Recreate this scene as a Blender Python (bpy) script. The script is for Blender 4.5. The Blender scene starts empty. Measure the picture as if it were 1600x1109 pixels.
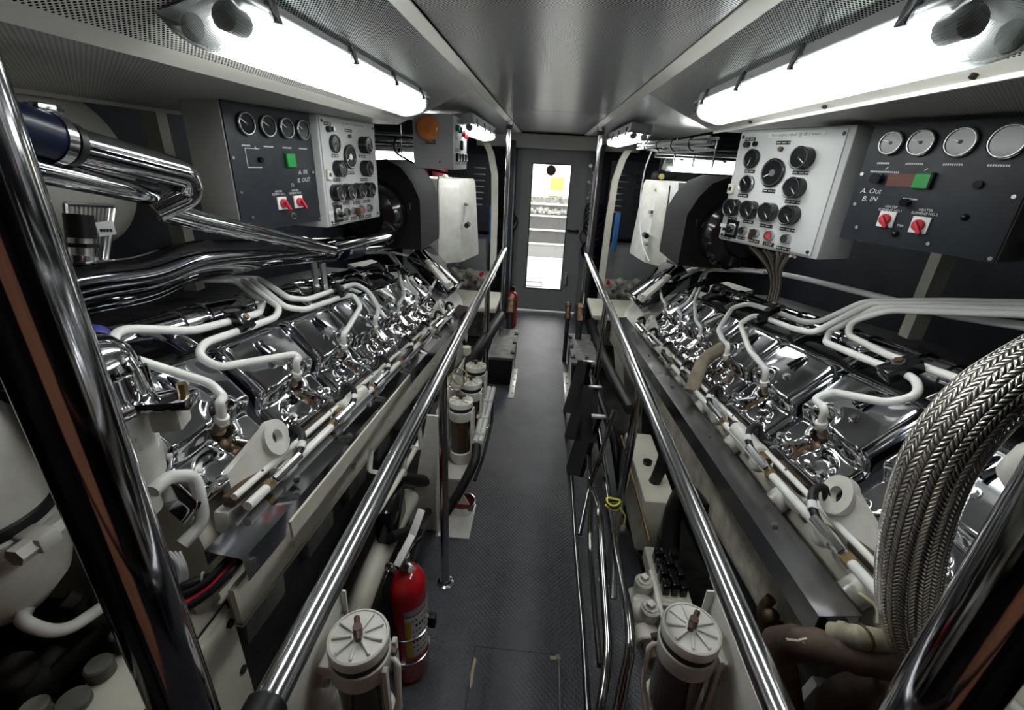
import bpy, bmesh, math, random
from mathutils import Vector, Matrix
random.seed(7)
PI = math.pi
S = bpy.context.scene
COL = S.collection
X0 = 0.035                      # centre line of the walkway

# ---------------------------------------------------------------- camera
F_PX, PITCH, YAW, ROLL = 707.15, .402776, -.054998, .0505024
CAM = Vector((0, 0, 1.66))
def cam_axes():
    cy, sy, cp, sp = math.cos(YAW), math.sin(YAW), math.cos(PITCH), math.sin(PITCH)
    f = Vector((sy*cp, cy*cp, -sp)); rt = Vector((cy, -sy, 0)); up = rt.cross(f)
    cr, sr = math.cos(ROLL), math.sin(ROLL)
    return cr*rt + sr*up, -sr*rt + cr*up, f
RT, UP, FW = cam_axes()
cd = bpy.data.cameras.new('camera'); cam = bpy.data.objects.new('camera', cd); COL.objects.link(cam)
cd.sensor_width = 36; cd.lens = F_PX/1600*36; cd.clip_start = .02
cam.matrix_world = Matrix((( RT.x, UP.x, -FW.x, CAM.x), (RT.y, UP.y, -FW.y, CAM.y), (RT.z, UP.z, -FW.z, CAM.z), (0, 0, 0, 1)))
S.camera = cam
S.view_settings.view_transform = 'Standard'; S.view_settings.look = 'None'
S.view_settings.exposure = 0.95; S.view_settings.gamma = 1; S.view_settings.use_curve_mapping = False
w = bpy.data.worlds.new('daylight'); S.world = w; w.use_nodes = True
w.node_tree.nodes['Background'].inputs[0].default_value = (.93, .97, 1, 1)
w.node_tree.nodes['Background'].inputs[1].default_value = .8
TUBE_E = 17.5                    # brightness of the fluorescent tubes

def at(px, py, X=None, Y=None, Z=None):
    "world point seen at a pixel of the photograph, on a plane of known X, Y or Z"
    d = RT*((px-800)/F_PX) + UP*(-(py-554.5)/F_PX) + FW
    if X is not None: t = (X-CAM.x)/d.x
    elif Y is not None: t = (Y-CAM.y)/d.y
    else: t = (Z-CAM.z)/d.z
    return CAM + d*t

# ---------------------------------------------------------------- materials
MATS = {}
def mat(name, col, rough=.5, metal=0., coat=0., bump=0., bscale=200., noise=0., nscale=8., ncol=None, emit=None, estr=0, alpha=None, trans=0, ior=1.45, extra=None):
    if name in MATS: return MATS[name]
    m = bpy.data.materials.new(name); m.use_nodes = True
    nt = m.node_tree; b = nt.nodes['Principled BSDF']
    c = (*col, 1)
    b.inputs['Base Color'].default_value = c; b.inputs['Roughness'].default_value = rough
    b.inputs['Metallic'].default_value = metal; b.inputs['Coat Weight'].default_value = coat
    b.inputs['Coat Roughness'].default_value = .04
    b.inputs['Transmission Weight'].default_value = trans; b.inputs['IOR'].default_value = ior
    tc = nt.nodes.new('ShaderNodeTexCoord')
    if noise:
        n = nt.nodes.new('ShaderNodeTexNoise'); n.inputs['Scale'].default_value = nscale; n.inputs['Detail'].default_value = 6; n.inputs['Roughness'].default_value = .65
        nt.links.new(tc.outputs['Object'], n.inputs['Vector'])
        r = nt.nodes.new('ShaderNodeValToRGB'); r.color_ramp.elements[0].position = .35; r.color_ramp.elements[1].position = .7
        n2 = ncol or tuple(x*(1-noise) for x in col)
        r.color_ramp.elements[0].color = (*n2, 1); r.color_ramp.elements[1].color = c
        nt.links.new(n.outputs[0], r.inputs[0]); nt.links.new(r.outputs[0], b.inputs['Base Color'])
        mr = nt.nodes.new('ShaderNodeMapRange'); mr.inputs[3].default_value = min(1, rough*1.5+.05); mr.inputs[4].default_value = rough
        nt.links.new(n.outputs[0], mr.inputs[0]); nt.links.new(mr.outputs[0], b.inputs['Roughness'])
    if bump:
        n = nt.nodes.new('ShaderNodeTexNoise'); n.inputs['Scale'].default_value = bscale; n.inputs['Detail'].default_value = 3
        nt.links.new(tc.outputs['Object'], n.inputs['Vector'])
        bp = nt.nodes.new('ShaderNodeBump'); bp.inputs['Strength'].default_value = bump; bp.inputs['Distance'].default_value = .004
        nt.links.new(n.outputs[0], bp.inputs['Height']); nt.links.new(bp.outputs[0], b.inputs['Normal'])
    if emit: b.inputs['Emission Color'].default_value = (*emit, 1); b.inputs['Emission Strength'].default_value = estr
    if extra: extra(nt, b, tc)
    MATS[name] = m
    return m

def math_node(nt, op, a, bv=None, c=None):
    n = nt.nodes.new('ShaderNodeMath'); n.operation = op
    for i, v in enumerate((a, bv, c)):
        if v is None: continue
        if isinstance(v, (int, float)): n.inputs[i].default_value = v
        else: nt.links.new(v, n.inputs[i])
    return n.outputs[0]

def perforated(hole_col, pitch, frac, coord='Object', bump=.5):
    "staggered round holes laid out in the object's own x/y"
    def ex(nt, b, tc):
        sp = nt.nodes.new('ShaderNodeSeparateXYZ'); nt.links.new(tc.outputs['UV'], sp.inputs[0])
        M = lambda *a: math_node(nt, *a)
        def cell(ou, ov):
            u = M('ADD', M('DIVIDE', sp.outputs[0], pitch), ou); v = M('ADD', M('DIVIDE', sp.outputs[1], pitch), ov)
            fu = M('SUBTRACT', M('FRACT', u), .5); fv = M('SUBTRACT', M('FRACT', v), .5)
            return M('SQRT', M('ADD', M('MULTIPLY', fu, fu), M('MULTIPLY', fv, fv)))
        d = M('MINIMUM', cell(0, 0), cell(.5, .5))
        hole = M('LESS_THAN', d, frac)
        base = b.inputs['Base Color']
        mx = nt.nodes.new('ShaderNodeMix'); mx.data_type = 'RGBA'
        nt.links.new(hole, mx.inputs[0])
        if base.is_linked: nt.links.new(base.links[0].from_socket, mx.inputs[6])
        else: mx.inputs[6].default_value = base.default_value
        mx.inputs[7].default_value = (*hole_col, 1)
        nt.links.new(mx.outputs[2], base)
        met = b.inputs['Metallic'].default_value
        nt.links.new(M('MULTIPLY', M('SUBTRACT', 1., hole), met), b.inputs['Metallic'])
        nt.links.new(M('MULTIPLY', M('SUBTRACT', 1., hole), .5), b.inputs['Specular IOR Level'])
    return ex

def braid(nt, b, tc):
    "woven wire braid from the hose's own u (around) and v (along, metres)"
    M = lambda *a: math_node(nt, *a)
    sp = nt.nodes.new('ShaderNodeSeparateXYZ'); nt.links.new(tc.outputs['UV'], sp.inputs[0])
    u = M('MULTIPLY', sp.outputs[0], 15.); v = M('MULTIPLY', sp.outputs[1], 125.)
    fu = M('PINGPONG', u, .5)                                 # chevron columns
    ph = M('ADD', v, M('MULTIPLY', fu, 2.2))
    fr = M('FRACT', ph)
    h = M('SINE', M('MULTIPLY', fr, PI))
    edge = M('SINE', M('MULTIPLY', M('FRACT', M('MULTIPLY', u, 2.)), PI))
    hh = M('MULTIPLY', M('POWER', h, .6), M('POWER', M('MAXIMUM', edge, .001), .35))
    bp = nt.nodes.new('ShaderNodeBump'); bp.inputs['Strength'].default_value = 1; bp.inputs['Distance'].default_value = .0028
    nt.links.new(hh, bp.inputs['Height']); nt.links.new(bp.outputs[0], b.inputs['Normal'])
    r = nt.nodes.new('ShaderNodeValToRGB'); r.color_ramp.elements[0].position = .25; r.color_ramp.elements[1].position = .7
    r.color_ramp.elements[0].color = (.30, .285, .26, 1); r.color_ramp.elements[1].color = (.90, .86, .79, 1)
    nt.links.new(hh, r.inputs[0]); nt.links.new(r.outputs[0], b.inputs['Base Color'])

def floor_tex(nt, b, tc):
    M = lambda *a: math_node(nt, *a)
    sp = nt.nodes.new('ShaderNodeSeparateXYZ'); nt.links.new(tc.outputs['Object'], sp.inputs[0])
    x = M('MULTIPLY', sp.outputs[0], 48.); y = M('MULTIPLY', sp.outputs[1], 48.)
    a = M('PINGPONG', M('ADD', x, y), .5); c = M('PINGPONG', M('SUBTRACT', x, y), .5)
    h = M('MULTIPLY', M('SMOOTH_MIN', a, c, .2), 2.)
    bp = nt.nodes.new('ShaderNodeBump'); bp.inputs['Strength'].default_value = .55; bp.inputs['Distance'].default_value = .003
    nt.links.new(h, bp.inputs['Height']); nt.links.new(bp.outputs[0], b.inputs['Normal'])

CHROME = mat('chrome', (.62, .63, .66), .06, 1)
CHROME2 = mat('dull_chrome', (.66, .66, .67), .13, 1, noise=.12, nscale=20)
DCHROME = mat('dark_chrome', (.30, .30, .33), .07, 1)
STEEL = mat('polished_steel', (.58, .58, .60), .17, 1)
SATIN = mat('satin_steel', (.55, .55, .55), .3, 1)
WHITE = mat('gloss_white_paint', (.80, .80, .77), .28, coat=.3, noise=.10, nscale=9, ncol=(.62, .60, .54))
WLINE = mat('white_pipe_paint', (.84, .84, .82), .25, coat=.3)
CREAM = mat('cream_paint', (.70, .68, .58), .4, noise=.15, nscale=6)
GREYP = mat('pale_grey_enamel', (.50, .51, .52), .35, noise=.06, nscale=5)
DGREY = mat('charcoal_panel', (.020, .024, .032), .38, noise=.2, nscale=30)
DARK = mat('sooty_dark_metal', (.05, .05, .055), .45, .3, noise=.4, nscale=20)
BILGE = mat('bilge_grey', (.16, .155, .14), .6, noise=.7, nscale=5)
BLACK = mat('black_rubber', (.012, .012, .013), .45)
BLACKG = mat('black_gloss_plastic', (.012, .012, .014), .15)
CLOTH = mat('black_cloth', (.006, .006, .008), .95)
HULL = mat('dark_hull_lining', (.018, .022, .032), .6, noise=.4, nscale=4)
BRONZE = mat('browned_steel', (.20, .14, .09), .35, .8, noise=.5, nscale=60)
BRASS = mat('brass', (.62, .45, .22), .28, 1, noise=.3, nscale=40)
COPPER = mat('copper', (.60, .30, .17), .3, 1)
RED = mat('red_enamel', (.45, .008, .012), .18, coat=.8)
REDP = mat('red_plastic', (.55, .03, .05), .3)
ORANGE = mat('orange_lens', (.80, .25, .05), .3, coat=.5)
GREEN = mat('green_plastic', (.01, .30, .05), .35)
TEAL = mat('teal_lens', (.02, .20, .20), .3)
BROWNP = mat('faded_brown_tape', (.16, .065, .045), .6)
BLUE = mat('blue_silicone', (.006, .012, .04), .3)
BLUEP = mat('blue_plastic', (.03, .15, .42), .4)
PURPLE = mat('violet_blue_cap', (.05, .06, .30), .35)
YELLOW = mat('yellow_print', (.65, .45, .03), .5)
WPRINT = mat('white_print', (.75, .75, .75), .6)
DIAL = mat('black_dial', (.045, .045, .05), .35, coat=1)
FUEL = mat('brown_fuel_bowl', (.05, .028, .012), .08, coat=1)
CLEAR = mat('clear_plastic', (.95, .95, .9), .05, trans=.92, ior=1.3)
WRAP = mat('tan_lagging', (.34, .29, .22), .75, bump=.6, bscale=60, noise=.4, nscale=18)
DBRONZE = mat('dark_bronze', (.10, .06, .045), .45, .5)
BROWNW = mat('brown_wrapped_lagging', (.14, .09, .065), .5, bump=.5, bscale=40, noise=.5, nscale=14)
BRAID = mat('wire_braid', (.6, .58, .54), .27, 1, extra=braid)
REFLECTOR = mat('copper_reflector', (.85, .36, .21), .45, noise=.3, nscale=6)  # copper tone of the added board that the pillars reflect
ROPE = mat('yellow_rope', (.60, .55, .08), .8)
FLOORM = mat('grey_rubber_floor', (.080, .082, .098), .32, noise=.25, nscale=3, extra=floor_tex)
CEILM = mat('perforated_aluminium', (.72, .73, .74), .28, .75, extra=perforated((.03, .03, .03), .0085, .27))
CEILB = mat('brushed_aluminium', (.56, .57, .58), .28, .85, noise=.08, nscale=3)
WPERF = mat('perforated_white_steel', (.86, .85, .80), .4, extra=perforated((.02, .02, .02), .0085, .24))
UNDER = mat('grey_underside_lining', (.46, .46, .44), .45, .4, extra=perforated((.24, .24, .23), .009, .18))
TRIM = mat('cream_trim', (.86, .84, .77), .35)
TOOL = mat('dark_tool_board', (.03, .035, .045), .5)
DOORP = mat('grey_door_paint', (.30, .31, .32), .35, noise=.1, nscale=4)
TANK = mat('beige_tank', (.62, .60, .55), .45, noise=.1, nscale=4)
TUBEM = mat('fluorescent_tube', (1, 1, 1), .4, emit=(1, 1, .99), estr=TUBE_E)
def ribbed(name, tf):
    m = bpy.data.materials.new(name); m.use_nodes = True; nt = m.node_tree
    for n in list(nt.nodes): nt.nodes.remove(n)
    out = nt.nodes.new('ShaderNodeOutputMaterial'); tr = nt.nodes.new('ShaderNodeBsdfTransparent'); tr.inputs[0].default_value = (.97, .98, .97, 1)
    tl = nt.nodes.new('ShaderNodeBsdfTranslucent'); tl.inputs[0].default_value = (.55, .62, .60, 1)
    gl = nt.nodes.new('ShaderNodeBsdfGlossy'); gl.inputs['Roughness'].default_value = .1
    mx = nt.nodes.new('ShaderNodeMixShader'); m2 = nt.nodes.new('ShaderNodeMixShader'); m2.inputs[0].default_value = .06
    tc = nt.nodes.new('ShaderNodeTexCoord'); sp = nt.nodes.new('ShaderNodeSeparateXYZ'); nt.links.new(tc.outputs['UV'], sp.inputs[0])
    M = lambda *k: math_node(nt, *k)
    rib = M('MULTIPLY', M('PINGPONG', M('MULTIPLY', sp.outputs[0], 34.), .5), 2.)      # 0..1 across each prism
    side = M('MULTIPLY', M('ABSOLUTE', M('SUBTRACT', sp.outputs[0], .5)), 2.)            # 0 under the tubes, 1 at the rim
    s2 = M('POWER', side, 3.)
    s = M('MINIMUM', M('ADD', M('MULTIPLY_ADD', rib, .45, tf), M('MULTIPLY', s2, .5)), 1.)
    dk = M('SUBTRACT', 1., M('MULTIPLY', M('MULTIPLY_ADD', rib, .65, .30), s2))  # dimming at the rim is put into the colour: ribs darken outwards
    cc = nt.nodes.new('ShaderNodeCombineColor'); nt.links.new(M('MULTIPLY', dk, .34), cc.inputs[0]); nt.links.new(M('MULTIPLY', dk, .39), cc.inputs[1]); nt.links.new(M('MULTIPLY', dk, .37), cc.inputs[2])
    nt.links.new(cc.outputs[0], tl.inputs[0])
    nt.links.new(s, mx.inputs[0]); nt.links.new(tr.outputs[0], mx.inputs[1]); nt.links.new(tl.outputs[0], mx.inputs[2])
    nt.links.new(mx.outputs[0], m2.inputs[1]); nt.links.new(gl.outputs[0], m2.inputs[2]); nt.links.new(m2.outputs[0], out.inputs[0])
    return m
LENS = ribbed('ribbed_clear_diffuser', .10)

# ---------------------------------------------------------------- mesh builder
def frame_of(axis):
    a = Vector(axis).normalized()
    t = Vector((0, 0, 1)) if abs(a.z) < .9 else Vector((1, 0, 0))
    u = t.cross(a).normalized(); return u, a.cross(u), a

class MB:
    def __init__(s, m=None): s.v = []; s.f = []; s.uv = []; s.mi = []; s.mats = []; s.cur = 0; s.m(m) if m else None
    def m(s, mt):
        if mt not in s.mats: s.mats.append(mt)
        s.cur = s.mats.index(mt); return s
    def add(s, vs, fs, uvs=None):
        o = len(s.v); s.v += [Vector(x) for x in vs]
        for i, f in enumerate(fs):
            s.f.append([o+j for j in f]); s.mi.append(s.cur); s.uv.append(uvs[i] if uvs else None)
        return s
    def obox(s, c, ax, ay, az, sx, sy, sz, bev=0, seg=2):
        c = Vector(c); ax, ay, az = Vector(ax), Vector(ay), Vector(az)
        bm = bmesh.new(); bmesh.ops.create_cube(bm, size=1)
        for v in bm.verts: v.co = Vector((v.co.x*sx, v.co.y*sy, v.co.z*sz))
        if bev: bmesh.ops.bevel(bm, geom=bm.edges[:], offset=bev, segments=seg, affect='EDGES', profile=.5)
        bm.verts.ensure_lookup_table(); bm.verts.index_update()
        vs = [c + ax*v.co.x + ay*v.co.y + az*v.co.z for v in bm.verts]
        fs = [[v.index for v in f.verts] for f in bm.faces]
        uvs = []
        for f in bm.faces:
            n = f.normal; k = max(range(3), key=lambda i: abs(n[i])); i, j = [(1, 2), (0, 2), (0, 1)][k]
            uvs.append([(v.co[i], v.co[j]) for v in f.verts])
        bm.free(); return s.add(vs, fs, uvs)
    def box(s, x0, y0, z0, x1, y1, z1, bev=0, seg=2):
        return s.obox(((x0+x1)/2, (y0+y1)/2, (z0+z1)/2), (1, 0, 0), (0, 1, 0), (0, 0, 1), abs(x1-x0), abs(y1-y0), abs(z1-z0), bev, seg)
    def lathe(s, prof, o, axis, n=24, u=None, a0=0, a1=2*PI, caps=True):
        o = Vector(o); U, V, A = frame_of(axis); vs = []; fs = []; uvs = []
        full = abs(a1-a0-2*PI) < 1e-6; k = n if full else n+1
        for r, h in prof:
            for i in range(k):
                a = a0+(a1-a0)*i/n; vs.append(o + (U*math.cos(a)+V*math.sin(a))*r + A*h)
        for j in range(len(prof)-1):
            for i in range(n):
                i2 = (i+1) % k
                fs.append([j*k+i, j*k+i2, (j+1)*k+i2, (j+1)*k+i]); uvs.append([(i/n, j), ((i+1)/n, j), ((i+1)/n, j+1), (i/n, j+1)])
        if full and caps and prof[0] != prof[-1]:
            if prof[0][0] > 1e-5: fs.append(list(range(k))[::-1]); uvs.append(None)
            if prof[-1][0] > 1e-5: fs.append([(len(prof)-1)*k+i for i in range(k)]); uvs.append(None)
        return s.add(vs, fs, uvs)
    def cyl(s, a, b, r, r2=None, n=16, bev=0):
        a, b = Vector(a), Vector(b); L = (b-a).length; r2 = r if r2 is None else r2
        p = [(r, 0), (r2, L)] if not bev else [(r-bev, 0), (r, bev), (r2, L-bev), (r2-bev, L)]
        return s.lathe(p, a, b-a, n)
    def hexn(s, a, b, r): return s.cyl(a, b, r, n=6)
    def sphere(s, c, r, n=14, axis=(0, 0, 1), h0=-1, h1=1, sq=1):
        pr = []
        for i in range(n//2+1):
            t = math.asin(h0)+(math.asin(h1)-math.asin(h0))*i/(n//2); pr.append((max(r*math.cos(t), 1e-6), r*math.sin(t)*sq))
        return s.lathe(pr, c, axis, n)
    def tube(s, pts, r, fil=0, n=10, res=5, caps=True, rr=None):
        pts = [Vector(p) for p in pts]
        path = [pts[0]]
        for i in range(1, len(pts)-1):
            p, a, b = pts[i], pts[i-1], pts[i+1]
            if fil <= 0: path.append(p); continue
            d1 = (a-p); d2 = (b-p); l = min(fil, d1.length*.48, d2.length*.48)
            if l < 1e-4 or d1.angle(d2, PI) > 3.1: path.append(p); continue
            q0 = p+d1.normalized()*l; q2 = p+d2.normalized()*l
            for k in range(res+1):
                t = k/res; path.append(q0*(1-t)**2 + p*2*t*(1-t) + q2*t*t)
        path.append(pts[-1])
        P = [path[0]]
        for q in path[1:]:
            if (q-P[-1]).length > 1e-5: P.append(q)
        tan = []
        for i in range(len(P)):
            t = (P[min(i+1, len(P)-1)]-P[max(i-1, 0)]); tan.append(t.normalized())
        U, V, A = frame_of(tan[0]); vs = []; fs = []; uvs = []; L = 0; Ls = []
        for i, p in enumerate(P):
            if i:
                U = (U - tan[i]*U.dot(tan[i])).normalized(); V = tan[i].cross(U); L += (p-P[i-1]).length
            Ls.append(L)
            R = r if rr is None else rr(i/(len(P)-1))*r
            for k in range(n):
                a = 2*PI*k/n; vs.append(p+(U*math.cos(a)+V*math.sin(a))*R)
        for i in range(len(P)-1):
            for k in range(n):
                k2 = (k+1) % n; fs.append([i*n+k, i*n+k2, (i+1)*n+k2, (i+1)*n+k])
                uvs.append([(k/n, Ls[i]), ((k+1)/n, Ls[i]), ((k+1)/n, Ls[i+1]), (k/n, Ls[i+1])])
        if caps:
            fs.append(list(range(n))[::-1]); uvs.append(None); fs.append([(len(P)-1)*n+k for k in range(n)]); uvs.append(None)
        return s.add(vs, fs, uvs)
    def torus(s, c, axis, R, r, n=24, m=8, a0=0, a1=2*PI):
        U, V, A = frame_of(axis); c = Vector(c)
        k = n if abs(a1-a0-2*PI) < 1e-6 else n
        pts = [c+(U*math.cos(a0+(a1-a0)*i/n)+V*math.sin(a0+(a1-a0)*i/n))*R for i in range(n+1)]
        return s.tube(pts, r, n=m, caps=False)
    def prism(s, poly, o, ux, uy, dv, hole=None):
        "closed 2-D outline extruded by the vector dv"
        o, ux, uy, dv = Vector(o), Vector(ux), Vector(uy), Vector(dv); n = len(poly)
        a = [o+ux*p[0]+uy*p[1] for p in poly]; b = [p+dv for p in a]
        fs = [list(range(n))[::-1], [n+i for i in range(n)]] + [[i, (i+1) % n, n+(i+1) % n, n+i] for i in range(n)]
        uvs = [[poly[i] for i in range(n)][::-1], [poly[i] for i in range(n)]] + [[(0, 0), (0, 0), (0, 0), (0, 0)]]*n
        return s.add(a+b, fs, uvs)
    def ringplate(s, c, axis, R, r, t, n=24):
        return s.lathe([(r, 0), (R, 0), (R, t), (r, t), (r, 0)], c, axis, n, caps=False)
    def text(s, txt, o, ux, uy, size, depth=.0006):
        cu = bpy.data.curves.new('t', 'FONT'); cu.body = txt; cu.size = size; cu.align_x = 'CENTER'; cu.align_y = 'CENTER'; cu.resolution_u = 2
        ob = bpy.data.objects.new('t', cu); COL.objects.link(ob)
        dg = bpy.context.evaluated_depsgraph_get(); me = bpy.data.meshes.new_from_object(ob.evaluated_get(dg))
        ux, uy, o = Vector(ux), Vector(uy), Vector(o); nn = ux.cross(uy)*depth
        s.add([o+ux*v.co.x+uy*v.co.y+nn for v in me.vertices], [list(p.vertices) for p in me.polygons])
        bpy.data.objects.remove(ob); bpy.data.curves.remove(cu); bpy.data.meshes.remove(me); return s
    def build(s, name, parent=None, world=True, angle=38):
        me = bpy.data.meshes.new(name); inv = None
        vs = s.v
        if parent is not None and world:
            inv = world_of(parent).inverted(); vs = [inv @ v for v in vs]
        me.from_pydata([tuple(v) for v in vs], [], s.f)
        for mt in s.mats: me.materials.append(mt)
        me.polygons.foreach_set('material_index', s.mi)
        ul = me.uv_layers.new(name='UVMap')
        for p, uv in zip(me.polygons, s.uv):
            if uv:
                for li, c in zip(p.loop_indices, uv): ul.data[li].uv = c
        bm = bmesh.new(); bm.from_mesh(me); bmesh.ops.recalc_face_normals(bm, faces=bm.faces[:]); bm.to_mesh(me); bm.free()
        me.shade_smooth(); me.set_sharp_from_angle(angle=math.radians(angle))
        o = bpy.data.objects.new(name, me); COL.objects.link(o)
        if parent is not None: o.parent = parent
        return o
WM = {}
def world_of(o):
    m = Matrix.Identity(4) if o.parent is None else world_of(o.parent)
    return m @ Matrix.LocRotScale(o.location, o.rotation_euler, o.scale)
def tag(o, label=None, cat=None, group=None, kind=None):
    if label: o['label'] = label
    if cat: o['category'] = cat
    if group: o['group'] = group
    if kind: o['kind'] = kind
    return o
def thing(name, label, cat, loc=(0, 0, 0), rot=(0, 0, 0), group=None):
    o = bpy.data.objects.new(name, None); COL.objects.link(o); o.location = loc; o.rotation_euler = rot; o.empty_display_size = .1
    return tag(o, label, cat, group)
def structure(name, mb, parent=None, angle=38):
    o = mb.build(name, parent, angle=angle)
    if parent is None: o['kind'] = 'structure'
    return o
def copy_child(o, parent, off=(0, 0, 0)):
    c = o.copy(); COL.objects.link(c); c.parent = parent; c.location = o.location+Vector(off)
    for g in list(o.children): copy_child(g, c)
    return c
def pl(L, **k): return [at(*p, **k) if len(p) == 2 else at(p[0], p[1], X=p[2]) for p in L]
XV, YV, ZV = Vector((1, 0, 0)), Vector((0, 1, 0)), Vector((0, 0, 1))

# ================================================================ THE SETTING
f = MB(FLOORM).box(-.475, -1.2, -.035, .55, 5.36, 0)
structure('floor', f)
structure('floor_bilge', MB(BILGE).box(-2.2, -1.2, -.45, 2.2, 5.36, -.42))
for sx, nm in ((-1, 'trim_1'), (1, 'trim_2')):
    x = -.475 if sx < 0 else .55
    structure(nm, MB(SATIN).box(x-.006, -1.2, -.05, x+.006, 5.3, .004))
CZ = 1.945
def slab(mb, a, b, c, d, t):
    "a four-cornered sheet with thickness, UV in metres"
    a, b, c, d = map(Vector, (a, b, c, d)); n = (b-a).cross(d-a).normalized()*t
    w1 = (b-a).length; h = (d-a).length
    uv = [(0, 0), (w1, 0), (w1, h), (0, h)]
    vs = [a, b, c, d, a+n, b+n, c+n, d+n]
    fs = [[3, 2, 1, 0], [4, 5, 6, 7], [0, 1, 5, 4], [1, 2, 6, 5], [2, 3, 7, 6], [3, 0, 4, 7]]
    return mb.add(vs, fs, [uv[::-1], uv]+[None]*4)
YC = 3.02                                         # the cross joint of the ceiling sheets
c = MB(CEILM)
slab(c, (-.29, -1.2, CZ), (.33, -1.2, CZ), (.33, YC-.004, CZ), (-.29, YC-.004, CZ), .01)
slab(c, (-.29, YC+.004, CZ), (.33, YC+.004, CZ), (.33, 5.1, CZ), (-.29, 5.1, CZ), .01)
structure('ceiling', c)
structure('ceiling_deck', MB(DARK).box(-2.2, -1.2, 2.02, 2.2, 5.5, 2.06))
# sides: left seam x -.30, lip x -.65 z 1.79 ; right seam .34, lip .65 z 1.81
for sx, xa, xb, zb, n1, n2 in ((-1, -.30, -.65, 1.79, 'left', 1), (1, .34, .66, 1.81, 'right', 2)):
    xm = xa + (xb-xa)*.62; zm = CZ-.003 + (zb-(CZ-.003))*.62
    s1 = MB(CEILM if True else CEILB)
    a, b = (xa, zm), (xm, zm)
    slab(s1, (xa+sx*.03, -1.2, CZ-.008), (xm, -1.2, zm), (xm, 2.1, zm), (xa+sx*.03, 2.1, CZ-.008), .008 if sx > 0 else .008)
    structure('ceiling_panel_'+n1, s1)
    s1 = MB(CEILB)
    slab(s1, (xa+sx*.03, 2.104, CZ-.008), (sx*.98+X0, 2.104, CZ-.05), (sx*.98+X0, 5.2, CZ-.05), (xa+sx*.03, 5.2, CZ-.008), .008)
    structure('ceiling_panel_far_'+n1, s1)
    s2 = MB(TRIM)
    slab(s2, (xa-sx*.008, -1.2, CZ-.004), (xa+sx*.036, -1.2, CZ-.012), (xa+sx*.036, 5.1, CZ-.012), (xa-sx*.008, 5.1, CZ-.004), .004)
    structure('trim_%d' % (n2+2), s2)
    s3 = MB(WPERF); xl = xm+(xb-xm)*.72; zl = zm+(zb-zm)*.72
    slab(s3, (xm, -1.2, zm), (xl, -1.2, zl), (xl, 2.1, zl), (xm, 2.1, zm), .008)
    s3.m(TRIM)
    slab(s3, (xl, -1.2, zl), (xb, -1.2, zb), (xb, 2.1, zb), (xl, 2.1, zl), .008)
    s3.box(xb-.004, -1.2, zb-.006, xb+.004, 2.1, zb+.012)
    s3.m(BLACK)
    nrm = Vector((-(zb-zl), 0, (xb-xl))).normalized()*(-1 if sx > 0 else 1)
    for y in (-.1, .45, .86, 1.27, 1.7):
        cc = Vector(((xl+xb)/2, y, (zl+zb)/2)); s3.cyl(cc-nrm*.006, cc+nrm*.006, .0055, n=10)
    structure('trim_%d' % (n2+4), s3)
    u = MB(UNDER)
    slab(u, (xb, -1.2, zb+.004), (sx*1.36+X0, -1.2, zb-.01), (sx*1.36+X0, 2.12, zb-.01), (xb, 2.12, zb+.004), .01)
    structure('ceiling_underside_'+n1, u)
    # a rolled cream edge that closes the outer side of the underside
    structure('trim_%d' % (n2+6), MB(TRIM).box(sx*1.36+X0-.01, -1.2, zb-.03, sx*1.36+X0+.01, 2.12, zb+.02))
    structure('wall_'+n1, MB(HULL).box(sx*2.1, -1.2, -.45, sx*2.15, 5.4, 2.02))
structure('wall_back', MB(mat('back_lining', (.05, .05, .05), .6)).box(-2.15, -1.25, -.45, 2.15, -1.2, 2.02))
# beams under the deck on the outboard sides
for sx, nm in ((-1, 'trim_9'), (1, 'trim_10')):
    b = MB(CREAM)
    b.box(sx*1.46-.028, 1.75, 1.1, sx*1.46+.028, 1.80, 2.02); b.box(sx*2.1, 1.74, 1.9, sx*1.4, 1.8, 2.02)
    structure(nm, b)
# end bulkhead
D = 5.35
wl = MB(mat('navy_grey_bulkhead', (.045, .052, .068), .4, noise=.3, nscale=4))
wl.box(-2.15, D, -.45, -.31, D+.05, 2.02); wl.box(.46, D, -.45, 2.15, D+.05, 2.02); wl.box(-.31, D, 1.84, .46, D+.05, 2.02); wl.box(-.31, D, -.45, .46, D+.05, 0)
structure('wall_front', wl)
structure('trim_11', MB(mat('white_beam', (.5, .5, .48), .4)).box(-.75, 5.06, 1.80, .9, 5.16, 1.93, .006))
# deep dark cheeks beside the door
ch = MB(MATS['navy_grey_bulkhead'])
ch.box(-.40, 4.95, -.0, -.345, D, 1.86, .01); ch.box(.49, 4.95, 0, .545, D, 1.86, .01)
ch.m(DOORP); ch.box(-.345, D-.03, 0, -.295, D, 1.86, .004); ch.box(.44, D-.03, 0, .49, D, 1.86, .004); ch.box(-.345, D-.03, 1.80, .49, D, 1.86, .004)
structure('trim_12', ch)
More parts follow.
